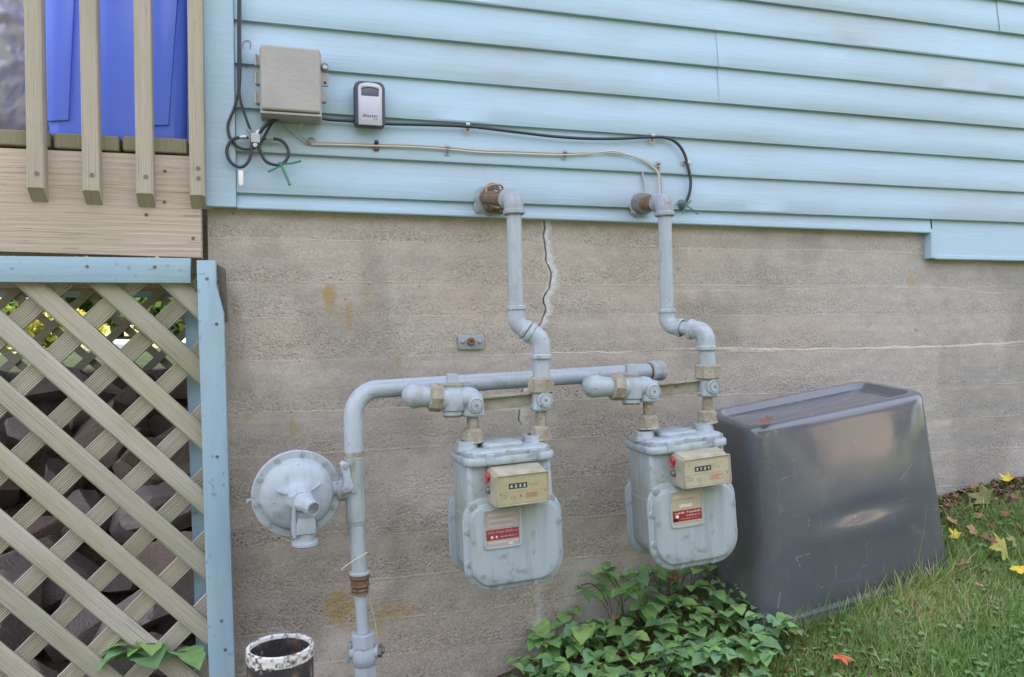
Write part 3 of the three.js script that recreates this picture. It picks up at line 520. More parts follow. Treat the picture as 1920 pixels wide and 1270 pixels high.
function plateFace(kind) {
  return canvasTex(256, 256, (c, w, h) => {
    const r = rng(kind + 60); c.fillStyle = kind ? '#b4a992' : '#a79d95'; c.fillRect(0, 0, w, h);
    const bar = (x0, x1, y, hh, col) => { c.fillStyle = col; let x = x0; while (x < x1) { const g = 2 + r() * 3.2, k = r(); c.fillRect(x, y + (k < 0.3 ? hh * 0.35 : 0), g, hh * (k < 0.3 ? 0.65 : 1)); if (k > 0.6) c.fillRect(x, y + (k > 0.8 ? 0 : hh * 0.7), g + 3, hh * 0.3); x += g + (r() < 0.14 ? 9 : 2.6); } };
    if (kind) { // pale upper field, white figures, red band with white marks
      bar(20, 210, 28, 10, '#c9bfab'); bar(24, 190, 52, 9, '#94876f'); bar(70, 170, 92, 24, '#e9e6de');
      c.fillStyle = '#8f2b31'; c.fillRect(8, 138, w - 16, 84); bar(26, 108, 150, 14, '#d9c9c4'); bar(126, 236, 148, 16, '#d9c9c4'); bar(120, 236, 176, 12, '#c8a9a6'); bar(70, 220, 200, 9, '#b98d8c');
      c.fillStyle = '#1f1c1e'; c.fillRect(8, 196, 40, 26); c.fillStyle = '#e9e6de'; c.beginPath(); c.arc(44, 182, 13, 0, 7); c.fill(); bar(16, 230, 232, 6, '#8d8375');
    } else {
      for (let i = 0; i < 5; i++) bar(26 + r() * 10, 200 + r() * 30, 24 + i * 20, 8, i % 2 ? '#8e8580' : '#c2bab4');
      c.fillStyle = '#8d3742'; c.fillRect(8, 132, w - 16, 74); bar(20, 236, 144, 15, '#b98a90'); bar(110, 230, 182, 8, '#c9b2b2'); c.fillStyle = '#d8cfcb'; c.fillRect(40, 176, 18, 18); c.fillRect(76, 178, 14, 16);
      bar(16, 240, 218, 10, '#cbc5bf'); bar(170, 210, 232, 14, '#e8e6e2');
    }
  });
}
function makeMeter(label, pos, roll, yaw, digits, kind) {
  const m = thing('gas_meter', label, 'gas meter', 'gas meters', pos); m.rotation.set(0, yaw, roll);
  const core = extr(coverShape(-0.014), 0.118, 0.002); core.translate(0, 0, -0.059);
  const upper = extr(rrect(-0.098, 0.098, 0.13, 0.285, [0.01, 0.01, 0.012, 0.012]), 0.128, 0.012, 3); upper.translate(0, 0, -0.064);
  const drum = latheG(V(0, 0.098, -0.058), V(0, 0.098, 1), [[0.088, 0], [0.094, 0.03], [0.094, 0.085], [0.088, 0.116]], 40);
  mesh('body', [core, upper, drum], M.meter, m);
  for (const s of [1, -1]) {
    const fl = extr(coverShape(0), 0.012, 0.0035, 3, 20), dome = extr(coverShape(-0.0125), 0.024, 0.009, 4, 20), lip = extr(coverShape(-0.004), 0.010, 0.003, 2, 20);
    fl.translate(0, 0, 0.056); lip.translate(0, 0, 0.0605); dome.translate(0, 0, 0.058); const geos = [fl, lip, dome];
    // bolt lugs round the rim
    const lugs = [[-0.1025, 0.135], [0.1025, 0.135], [-0.1025, 0.066], [0.1025, 0.07], [-0.04, 0.0095], [0.042, 0.0095], [-0.089, 0.187], [0.089, 0.187]];
    for (const [x, y] of lugs) geos.push(latheG(V(x, y, 0.05), V(x, y, 1), [[0.0098, 0.006], [0.0098, 0.0195], [0.0085, 0.0212], [0, 0.0212]], 16));
    const cm = mesh(s > 0 ? 'front_cover' : 'back_cover', geos, M.meter, m); if (s < 0) cm.rotation.y = Math.PI;
    for (const [x, y] of lugs) { const b = boltHead(V(x, y, 0.0711), OUT, 0.0046, 0.004, M.bolt, cm); }
  }
  // top casting: plate, lip, raised centre, two necks
  const lid = extr(rrect(-0.1045, 0.1045, -0.082, 0.082, 0.03), 0.018, 0.005, 3, 12), lid2 = extr(rrect(-0.097, 0.097, -0.073, 0.073, 0.028), 0.016, 0.006, 3, 12), mid = extr(rrect(-0.048, 0.04, -0.05, 0.05, 0.014), 0.014, 0.005, 3, 8);
  for (const [g, y] of [[lid, 0.273], [lid2, 0.288], [mid, 0.3]]) { g.rotateX(-Math.PI / 2); g.translate(0, y, 0); }
  const top = mesh('top_casting', [lid, lid2, mid, ...[-1, 1].map((s) => latheG(V(s * 0.078, 0.298, 0), V(s * 0.078, 1, 0), [[0.027, 0], [0.025, 0.008], [0.0235, 0.013], [0.0235, 0.022], [0.012, 0.022]], 28))], M.meter, m);
  for (const [x, z] of [[-0.088, 0.064], [0.088, 0.064], [-0.005, 0.071], [-0.088, -0.064], [0.088, -0.064]]) boltHead(V(x, 0.29, z), UP, 0.0055, 0.012, M.bolt, top);
  for (const x of [-0.05, 0.052]) mesh('lug', boxG(x - 0.009, x + 0.009, 0.277, 0.3, 0.06, 0.0845, 0.003), M.meter, top);
  // counter housing
  const ib = new THREE.Group(); ib.name = 'index_housing'; ib.position.set(kind ? 0.015 : 0.007, kind ? 0.198 : 0.193, 0.064); ib.scale.set(1, 0.94, 1); m.add(ib);
  const hs = [[-0.064, 0.0], [0.062, 0.0], [0.062, 0.074], [0.052, 0.086], [-0.058, 0.086], [-0.064, 0.078]]; const hg = extr(hs, 0.062, 0.004, 2); const hp = hg.attributes.position;
  for (let i = 0; i < hp.count; i++) { const z = hp.getZ(i), y = hp.getY(i); hp.setX(i, hp.getX(i) * (1 - 0.05 * z / 0.062)); if (y > 0.04) hp.setY(i, y - 0.012 * z / 0.062); else hp.setY(i, y + 0.004 * (1 - z / 0.062)); }
  hg.computeVertexNormals(); mesh('housing', toCreasedNormals(hg, 0.5), M.index, ib);
  const fp = new THREE.PlaneGeometry(0.112, 0.062); const face = mesh('dial_face', fp, new THREE.MeshPhysicalMaterial({ map: indexFace(digits, kind), roughness: 0.4, clearcoat: 0.3 }), ib, true); face.position.set(-0.001, 0.0365, 0.0632);
  mesh('visor', [boxG(-0.058, 0.056, 0.0685, 0.0715, 0.06, 0.066, 0.001), boxG(-0.058, 0.056, 0.001, 0.0045, 0.06, 0.066, 0.001), boxG(-0.0595, -0.0565, 0.003, 0.07, 0.06, 0.0655, 0.001), boxG(0.0545, 0.0575, 0.003, 0.07, 0.06, 0.0655, 0.001)], M.index, ib);
  mesh('seal_plug', [latheG(V(-0.0615, 0.064, 0.022), V(-1, 0.064, 0.022), [[0.0085, 0], [0.0085, 0.005], [0.006, 0.008], [0, 0.008]], 16), cylG(V(-0.066, 0.06, 0.022), V(-0.071, 0.048, 0.024), 0.0045, 0.003, 8)], M.red, ib).userData.label = 'red plastic seal plug';
  mesh('side_screw', latheG(V(-0.0615, 0.032, 0.02), V(-1, 0.032, 0.02), [[0.0085, 0], [0.0085, 0.005], [0.005, 0.009], [0, 0.009]], 14), M.screw, ib);
  // name plate in a raised frame
  const np = new THREE.Group(); np.name = 'name_plate'; np.position.set(kind ? -0.022 : -0.03, kind ? 0.143 : 0.138, 0.0815); m.add(np);
  const fr = rrect(-0.043, 0.043, -0.043, 0.043, 0.006); fr.holes.push(rrect(-0.0385, 0.0385, -0.0385, 0.0385, 0.003)); const fg = extr(fr, 0.0035, 0.001, 2); mesh('plate_frame', fg, M.meter, np);
  const pf = mesh('plate_face', new THREE.PlaneGeometry(0.078, 0.078), new THREE.MeshPhysicalMaterial({ map: plateFace(kind), roughness: 0.4 }), np, true); pf.position.z = 0.0014;
  return m;
}
const m1 = at(967, 1103, 0.35), m2 = at(1309, 1062, 0.35);
makeMeter('light grey gas meter with a grimy yellowed counter, hanging over bare concrete', V(m1.x, m1.y, 0.28), 2.2 * D2R, 0.03, '4332', 0);
makeMeter('light grey gas meter with a clean beige counter, hanging next to the dark plastic tub', V(m2.x, m2.y, 0.28), 4.2 * D2R, -0.03, '3131', 1);

// meter bars: valve, swivels and the bar that carries the meter
function meterBar(label, d) { // all positions from the photo on the plane of the meter pipes
  const g = thing('meter_bar', label, 'gas fitting', 'meter bars'), Z = 0.28, P = (x, y, z = Z) => at(x, y, z);
  const L = P(...d.left), R = P(...d.right), tee = P(...d.tee), nut = P(...d.nut), vc = P(...d.valve), hd = P(d.tee[0] - 3, d.tee[1] - 4, d.hz);
  // street elbow from the header, turning towards the valve
  const c1 = V(tee.x + 0.012, tee.y, Z - 0.002);
  mesh('street_elbow', [new THREE.SphereGeometry(0.0275, 28, 20).scale(1.05, 0.98, 1).translate(c1.x, c1.y, c1.z), cylG(V(c1.x, c1.y, c1.z), V(hd.x + 0.008, hd.y, d.hz), 0.026, 0.025), cylG(c1, V(nut.x, nut.y, Z), 0.026, 0.0215)], M.paint, g);
  const dir = vc.clone().sub(V(nut.x, nut.y, Z)).normalize(), n0 = V(nut.x, nut.y, Z).addScaledVector(dir, -0.006), n1 = n0.clone().addScaledVector(dir, 0.024);
  mesh('union_nut', [hexG(n0, n1, 0.0315, 8), cylG(n0.clone().addScaledVector(dir, -0.004), n0, 0.024, 0.03, 20)], M.rust, g).userData.label = 'rust-stained union nut';
  // valve body: swollen barrel, neck up to a square stem, plug below
  const bEnd = V(L.x - 0.004, L.y + 0.016, Z);
  const vb = [cylG(n1, vc, 0.0275, 0.027, 24), pipeG([vc.clone(), V(lerp(vc.x, L.x, 0.55), vc.y + 0.003, Z), V(L.x, vc.y, Z), V(L.x, L.y - 0.012, Z)], 0.0245, 0.03, 22, 40),
    latheG(off(vc, 0.003, -0.038, 0), off(vc, 0.003, 1, 0), [[0, 0], [0.018, 0], [0.022, 0.003], [0.022, 0.01], [0.0265, 0.014], [0.029, 0.032], [0.0285, 0.05], [0.023, 0.06], [0.023, 0.066], [0, 0.067]], 28)];
  mesh('valve_body', vb, M.paint, g);
  mesh('valve_washer', latheG(off(vc, 0.003, 0.0285, 0), off(vc, 0.003, 1, 0), [[0.0245, 0], [0.0245, 0.004], [0.017, 0.006], [0.012, 0.006]], 24), M.rust, g); mesh('valve_plug', latheG(off(vc, 0.003, -0.0405, 0), off(vc, 0.003, 1, 0), [[0, 0], [0.019, 0], [0.0205, 0.003]], 24), M.rust, g);
  const st = off(vc, 0.003, 0.033, 0); const stem = [boxG(st.x - 0.012, st.x + 0.012, st.y, st.y + 0.022, Z - 0.009, Z + 0.009, 0.002)]; if (d.lever) stem.push(boxG(st.x - 0.008, st.x + 0.04, st.y + 0.001, st.y + 0.006, Z - 0.006, Z + 0.008, 0.002));
  mesh('valve_stem', stem, M.paint, g);
  // bosses at both ends of the bar
  for (const [p, r] of [[L, 0.0245], [R, 0.0215]]) {
    const bs = mesh('bar_end', [latheG(off(p, 0, -0.022, 0), off(p, 0, 1, 0), [[0, 0], [r * 0.9, 0], [r * 1.08, 0.004], [r * 1.08, 0.012], [r, 0.018], [r, 0.044], [r * 0.9, 0.05], [0, 0.05]], 26), latheG(off(p, 0.002, 0.004, 0.01), off(p, 0.002, 0.004, 1), [[0.019, 0], [0.0175, 0.019], [0.0155, 0.0205], [0.0155, 0.019], [0.012, 0.0185], [0.0115, 0.021], [0, 0.021]], 24)], M.paint, g);
    mesh('plug_screw', cylG(off(p, 0.002, 0.004, 0.0305), off(p, 0.002, 0.004, 0.0318), 0.0028, 0.0028, 10), M.screw, bs);
  }
  // I-section bar
  const a = off(L, 0.016, 0.002, -0.006), b = off(R, -0.014, 0.004, -0.006);
  mesh('bar', [beamG([[-0.018, -0.008], [0.018, -0.008], [0.018, 0.011], [0.0135, 0.011], [0.0135, -0.003], [-0.0135, -0.003], [-0.0135, 0.011], [-0.018, 0.011]], a.distanceTo(b)).applyMatrix4(frameM(a, b, OUT))], texMat(T.rust, 0.3, 0.3, 0.001, 0.8, { color: new THREE.Color().setRGB(1.08, 1.12, 1.16) }), g);
  // swivels down to the meter
  for (const [p, end] of [[L, P(...d.leftNut)], [R, P(...d.rightNut)]]) {
    const s0 = off(p, 0, -0.022, 0), s1 = V(end.x, end.y, Z);
    mesh('nipple', cylG(s0, off(s1, 0, -0.006, 0), 0.0125, 0.0125, 20), M.rust, g);
    mesh('swivel_nut', [hexG(s1, off(s1, 0.0005, -0.02, 0), 0.0235, 8), cylG(off(s1, 0.0005, -0.02, 0), off(s1, 0.001, -0.026, 0), 0.0235, 0.0255, 22), cylG(off(s1, 0, 0.006, 0), s1, 0.015, 0.0215, 20)], M.rust, g).userData.label = 'tarnished swivel nut';
  }
  return [L, R];
}
meterBar('gas valve and bar above the meter with the grimy counter', { tee: [768, 743], nut: [812, 745], valve: [846, 748], left: [886, 762], right: [1014, 752], leftNut: [886, 808], rightNut: [1013, 803], lever: true, hz: 0.203 });
meterBar('gas valve and bar above the meter next to the dark tub', { tee: [1106, 725], nut: [1152, 726], valve: [1181, 727], left: [1215, 736], right: [1327, 727], leftNut: [1216, 783], rightNut: [1326, 773], hz: 0.14 });

// house lines: pipe from each meter up and into the wall
function fittingRing(p, dir, r, h = 0.012) { const a = p.clone().addScaledVector(dir, -h / 2), b = p.clone().addScaledVector(dir, h / 2); return latheG(a, b, [[r - 0.003, 0], [r, 0.0025], [r, h - 0.0025], [r - 0.003, h]], 26); }
function elbowG(a, c, b, r, bend) { // swept elbow with a bead at each end
  const d0 = c.clone().sub(a).normalize(), d1 = b.clone().sub(c).normalize();
  return [pipeG([a, c, b], r, bend, 24, 30), fittingRing(a.clone().addScaledVector(d0, 0.005), d0, r * 1.13), fittingRing(b.clone().addScaledVector(d1, -0.005), d1, r * 1.13)];
}
function houseLine(label, d) {
  const g = thing('house_gas_pipe', label, 'gas pipe', 'house gas pipes'), Z = 0.28, Zr = d.zr;
  const un = at(...d.union, Z), k1 = at(...d.k1, Z), k2 = at(...d.k2, Zr), rTop = at(...d.top, Zr), wall = at(...d.wall, 0.012);
  const h0 = off(un, 0, -0.015, 0), h1 = off(un, 0, 0.014, 0);
  mesh('union', [hexG(h0, h1, 0.0315, 8), cylG(h1, off(h1, 0, 0.005, 0), 0.0295, 0.022, 22), cylG(h0, off(h0, 0, -0.006, 0), 0.0295, 0.021, 22)], M.rust, g).userData.label = 'tarnished union nut';
  const e1a = off(k1, 0, -0.045, 0); mesh('nipple', cylG(h1, off(e1a, 0, 0.01, 0), 0.0195, 0.0195), M.paint, g);
  const j = k2.clone().sub(k1), jl = j.length(); j.normalize();
  mesh('elbow', elbowG(e1a, k1, k1.clone().addScaledVector(j, Math.min(0.045, jl * 0.5)), 0.0225, 0.03), M.paint, g);
  if (jl > 0.09) mesh('nipple', cylG(k1.clone().addScaledVector(j, 0.03), k2.clone().addScaledVector(j, -0.03), 0.0168), M.paint, g);
  const upd = rTop.clone().sub(k2).normalize();
  mesh('elbow', elbowG(k2.clone().addScaledVector(j, -Math.min(0.042, jl * 0.5 - 0.004)), k2, k2.clone().addScaledVector(upd, 0.042), 0.0205, 0.028), M.paint, g);
  const c = rTop.clone(), toWall = wall.clone().sub(c).normalize();
  mesh('riser', cylG(k2.clone().addScaledVector(upd, 0.03), c.clone().addScaledVector(upd, -0.03), 0.0168, 0.0168, 26), M.paint, g);
  mesh('elbow', elbowG(c.clone().addScaledVector(upd, -0.034), c, c.clone().addScaledVector(toWall, 0.04), 0.0225, 0.03), texMat(T.paint, 0.5, 0.5, 0.0004, 1, { color: new THREE.Color().setRGB(0.82, 0.8, 0.82) }), g);
  const s0 = c.clone().addScaledVector(toWall, 0.03), s1 = wall.clone().addScaledVector(toWall, 0.03);
  mesh('wall_stub', [cylG(s0, s1, 0.0165, 0.0165, 22), cylG(c.clone().addScaledVector(toWall, 0.045), c.clone().addScaledVector(toWall, 0.1), 0.021, 0.02, 20)], M.darkRust, g).userData.label = 'rusty pipe stub entering the siding';
  return { g, c, wall, toWall };
}
const hl1 = houseLine('gas pipe rising beside the wall crack to a rag-stuffed hole in the siding', { union: [1015, 722], k1: [1014, 636], k2: [969, 608], top: [963, 374], wall: [908, 371], zr: 0.262 });
const hl2 = houseLine('gas pipe entering the siding below the beige wires', { union: [1327, 697], k1: [1324, 622], k2: [1251, 611], top: [1246, 380], wall: [1195, 382], zr: 0.19 });
{ // torn caulk and a rag stuffed round the left hole, caulk collar round the right one
  const lump = (p, s, seed, sc) => { const g0 = new THREE.IcosahedronGeometry(1, 12); g0.deleteAttribute('uv'); g0.deleteAttribute('normal'); const g = mergeVertices(g0), q = g.attributes.position; for (let i = 0; i < q.count; i++) { const v = V(q.getX(i), q.getY(i), q.getZ(i)), n = fbm(v.x * 2.2 + v.z + 9, v.y * 2.2 + v.z * 1.3 + 9, 3, seed); v.multiplyScalar(0.65 + 0.7 * n); q.setXYZ(i, p.x + v.x * s * sc[0], p.y + v.y * s * sc[1], p.z + v.z * s * sc[2]); } g.computeVertexNormals(); return g; };
  const w = hl1.wall, rag = thing('caulked_hole_packing', 'brown rag and torn caulk packed around a pipe hole in the siding', 'packing');
  mesh('caulk', [lump(off(w, 0.0, -0.006, 0.002), 0.034, 71, [1, 1.15, 0.3]), lump(off(w, 0.03, -0.03, 0.004), 0.02, 72, [1.3, 0.7, 0.4])], plain(S(142, 148, 152), 0.8), rag);
  mesh('rag', [lump(off(w, 0.012, -0.012, 0.025), 0.028, 73, [1, 1, 0.9]), lump(off(w, 0.035, -0.028, 0.03), 0.018, 74, [1.2, 0.9, 0.9])], plain(S(104, 88, 74), 0.95), rag);
  const tw = []; for (let i = 0; i < 22; i++) { const a = i * 1.1; tw.push(V(w.x + 0.016 + 0.026 * Math.cos(a) + 0.006 * Math.sin(i * 2.3), w.y - 0.002 + 0.030 * Math.sin(a) + 0.004 * Math.cos(i * 1.7), 0.045 + 0.02 * Math.sin(i * 0.9))); }
  mesh('twine', wireG(tw, 0.0028, 160, 6), plain(S(150, 136, 116), 0.9), rag);
  const q = hl2.wall, ck = thing('caulk_collar', 'grey caulk collar around the pipe hole below the beige wires', 'caulk');
  mesh('caulk', [lump(off(q, 0.002, -0.004, 0.004), 0.031, 75, [1, 1, 0.28])], plain(S(148, 154, 158), 0.75), ck);
  mesh('sleeve', [latheG(off(q, 0.006, 0, 0.0), off(q, 0.006, 0, 0).add(hl2.toWall.clone().negate()), [[0.027, 0], [0.029, 0.012], [0.026, 0.03], [0.027, 0.05], [0.017, 0.053]], 24)], plain(S(122, 118, 114), 0.85), ck);
  mesh('strap', wireG([at(1204, 322, 0.012), at(1209, 345, 0.018), at(1211, 362, 0.03), at(1211, 380, 0.05)], 0.0035, 24, 6), M.zinc, ck);
}
// ------------------------------------------------------------------ service riser, header, regulator
{
  const g = thing('gas_service_pipe', 'grey gas service riser bending into the long header pipe behind both meters', 'gas pipe'), Z = 0.25;
  const P = (x, y, z = Z) => at(x, y, z), v0 = P(684, 1290), v1 = P(681, 1186), c0 = P(675, 1112), c1 = P(674, 1076), t0 = P(668, 978), t1 = P(664, 855), b0 = P(663, 826), corner = P(661, 733, 0.235), h0 = P(752, 727, 0.205), h1 = P(1222, 696, 0.115);
  const pu = v1.clone().sub(v0).normalize();
  const ax = P(683, 1222), axd = V(1, 0.02, 0.25).normalize();
  mesh('shutoff_valve', [hexG(P(682, 1210), P(681, 1187), 0.0285, 6), latheG(P(684, 1250), P(682, 1205), [[0.018, 0], [0.025, 0.01], [0.027, 0.022], [0.025, 0.04], [0.02, 0.05]], 24), hexG(P(685, 1275), P(684, 1248), 0.0255, 6), cylG(ax.clone().addScaledVector(axd, -0.03), ax.clone().addScaledVector(axd, 0.03), 0.015, 0.015, 18)], M.paint, g);
  mesh('valve_ear', [boxG(-0.004, 0.004, -0.022, 0.022, -0.012, 0.012, 0.003).applyMatrix4(new THREE.Matrix4().makeRotationZ(-0.2).setPosition(ax.clone().addScaledVector(axd, -0.033)))], M.zinc, g);
  mesh('valve_nut', [hexG(ax.clone().addScaledVector(axd, 0.028), ax.clone().addScaledVector(axd, 0.038), 0.014), cylG(ax.clone().addScaledVector(axd, 0.036), ax.clone().addScaledVector(axd, 0.044), 0.006)], M.screw, g);
  mesh('buried_pipe', cylG(P(685, 1420), P(684, 1270), 0.0135), M.paint, g); mesh('lower_pipe', cylG(v1, c0, 0.0132, 0.0132), M.paint, g); mesh('upper_pipe', [cylG(c1, t0, 0.0165, 0.0165, 26), cylG(up(t0, -0.004), up(t0, 0.002), 0.019)], M.paint, g);
  const ca = c0.clone().add(V(0, -0.002, 0)), cl = c1.distanceTo(c0) + 0.004;
  mesh('coupling', latheG(ca, c1, [[0.0135, 0], [0.0185, 0.001], [0.0175, 0.006], [0.0195, 0.010], [0.0165, 0.014], [0.021, 0.019], [0.0195, 0.023], [0.0195, cl - 0.014], [0.0225, cl - 0.010], [0.0225, cl - 0.002], [0.017, cl]], 28), M.darkRust, g).userData.label = 'rusty reducing coupling';
  mesh('coupling_band', latheG(c1.clone().add(V(0, 0.0, 0)), up(c1, 1), [[0.0225, 0], [0.0225, 0.004], [0.017, 0.006]], 24), M.paint, g);
  const tl = t1.distanceTo(t0);
  mesh('tee', [latheG(t0, t1, [[0.0185, 0], [0.0215, 0.002], [0.0215, tl * 0.3], [0.0205, tl * 0.34], [0.0205, tl * 0.66], [0.0215, tl * 0.7], [0.0215, tl - 0.002], [0.0185, tl]], 28), cylG(P(668, 918), P(636, 922, 0.24), 0.021, 0.021, 22)], texMat(T.paint, 0.5, 0.5, 0.0008, 1, { color: new THREE.Color().setRGB(0.86, 0.86, 0.8) }), g);
  mesh('rust_ring', latheG(t1, up(t1, 1), [[0.0205, 0], [0.021, 0.003], [0.0205, 0.010], [0.019, 0.012]], 24), M.rust, g);
  const R = 0.0205; mesh('bent_pipe', pipeG([t1, b0.clone().lerp(t1, 0.3), corner, h0, h1], R, 0.088, 28, 140), M.paint, g);
  const hd = h1.clone().sub(h0).normalize();
  mesh('end_cap', [latheG(h1.clone().addScaledVector(hd, -0.006), h1.clone().addScaledVector(hd, 1), [[0.022, 0], [0.0275, 0.003], [0.0275, 0.014], [0.024, 0.016], [0.0245, 0.024], [0.0265, 0.026], [0.0265, 0.036], [0.022, 0.041], [0, 0.042]], 28)], M.paint, g);
  mesh('rust_ring', latheG(h1.clone().addScaledVector(hd, -0.012), h1, [[0.0207, 0], [0.0222, 0.002], [0.0222, 0.006]], 24), M.darkRust, g);
}
{
  const c = at(557, 926, 0.255), g = thing('gas_regulator', 'round grey gas regulator with bolted rim and downturned vent', 'gas regulator', null, c);
  g.rotation.set(0.05, 0.10, 0);
  const A = V(0, 0, 0), F = V(0, 0, 1);
  mesh('rear_dome', latheG(V(0, 0, -0.006), V(0, 0, -1), [[0.0915, 0], [0.0915, 0.007], [0.078, 0.009], [0.07, 0.024], [0.045, 0.038], [0, 0.042]], 48), M.paint, g);
  mesh('front_dome', latheG(V(0, 0, -0.0055), F, [[0.0915, 0], [0.093, 0.002], [0.093, 0.0075], [0.0915, 0.009], [0.0775, 0.0095], [0.0755, 0.012], [0.074, 0.018], [0.069, 0.025], [0.058, 0.032], [0.045, 0.037], [0.033, 0.041], [0.0275, 0.047], [0.025, 0.054], [0.0235, 0.061], [0.018, 0.066], [0, 0.067]], 56), M.paint, g);
  for (let i = 0; i < 10; i++) { const a = (i * 36 + 10) * D2R, p = V(0.0845 * Math.cos(a), 0.0845 * Math.sin(a), 0.0035); boltHead(p, F, 0.0042, 0.005, M.bolt, g); }
  mesh('mounting_stud', cylG(V(-0.093, -0.006, -0.004), V(-0.101, -0.006, 0.0), 0.0045, 0.0045, 10), M.bolt, g);
  // spring tower with cap, turned slightly right
  const s0 = V(0.004, -0.004, 0.05), s1 = V(0.021, -0.012, 0.09); mesh('spring_tower', [latheG(s0, s1, [[0.0225, 0], [0.021, 0.012], [0.0165, 0.02], [0.0165, 0.032]], 28)], M.paint, g);
  const sd = s1.clone().sub(s0).normalize(), s2 = s0.clone().addScaledVector(sd, 0.03); mesh('tower_cap', [flat(cylG(s2, s2.clone().addScaledVector(sd, 0.013), 0.0168, 0.0162, 10)), latheG(s2.clone().addScaledVector(sd, 0.012), s2.clone().addScaledVector(sd, 1), [[0.0162, 0], [0.0135, 0.002], [0.0125, 0.001], [0, 0.001]], 24)], M.paint, g);
  for (const a of [35, 157]) { const t = a * D2R; mesh('web', boxG(0, 0.03, -0.0016, 0.0016, -0.008, 0.008, 0.001).applyMatrix4(new THREE.Matrix4().makeRotationZ(t).setPosition(V(0.021 * Math.cos(t) + 0.002, 0.021 * Math.sin(t), 0.038))), M.paint, g); }
  // vent neck turned down, screened cup at its foot
  mesh('vent_neck', [extr(rrect(-0.02, 0.022, -0.072, -0.004, [0.004, 0.004, 0.012, 0.012]), 0.03, 0.005, 3).translate(0.006, 0, 0.026), boxG(-0.0165, -0.009, -0.078, -0.004, 0.02, 0.062, 0.003)], M.paint, g);
  const q = V(0.009, -0.066, 0.044); mesh('vent_cup', latheG(V(q.x, q.y + 0.004, q.z), V(q.x, -1, q.z), [[0.012, 0], [0.0205, 0.003], [0.0205, 0.014], [0.0195, 0.018], [0.0195, 0.026], [0.0265, 0.028], [0.0265, 0.034], [0.023, 0.037], [0, 0.037]], 30), M.paint, g);
  mesh('vent_hood', extr([[-0.016, 0], [0.0225, 0], [0.0225, 0.02], [0.02, 0.034], [-0.013, 0.034], [-0.016, 0.02]], 0.014, 0.003).translate(0.006, -0.07, 0.054), M.paint, g);
  // outlet flange and union on the right
  mesh('outlet_flange', [extr([[-0.012, -0.034], [0.012, -0.03], [0.014, -0.018], [0.008, 0.0], [0.004, 0.03], [-0.008, 0.036], [-0.014, 0.03], [-0.007, 0.0]], 0.028, 0.004).translate(0.102, 0.03, 0.0), cylG(V(0.07, 0.004, -0.012), V(0.116, 0.004, -0.012), 0.023, 0.023, 24), latheG(V(0.112, 0.004, -0.012), V(1, 0.004, -0.012), [[0.02, 0], [0.028, 0.001], [0.028, 0.008], [0.02, 0.01]], 24)], texMat(T.paint, 0.5, 0.5, 0.0008, 1, { color: new THREE.Color().setRGB(1.08, 1.08, 1.08) }), g);
  for (const [x, y] of [[0.113, 0.003], [0.098, 0.056], [0.094, 0.006]]) boltHead(V(x, y, 0.027), F, 0.0052, 0.006, M.bolt, g);
}
{ // dry stems caught on the pipe
  solo('straw_stem', wireG([at(640, 1068, 0.29), at(662, 1052, 0.292), at(689, 1036, 0.294)], 0.0013, 20, 5), plain(S(205, 196, 172), 0.8), 'pale dry straw caught across the service pipe above the rusty coupling', 'straw');
  solo('straw_stem', wireG([at(694, 1134, 0.272), at(702, 1160, 0.27), at(706, 1190, 0.27), at(709, 1212, 0.268)], 0.0012, 20, 5), plain(S(176, 160, 132), 0.8), 'thin dry stem hanging beside the lower service pipe down to the shutoff valve', 'straw');
}
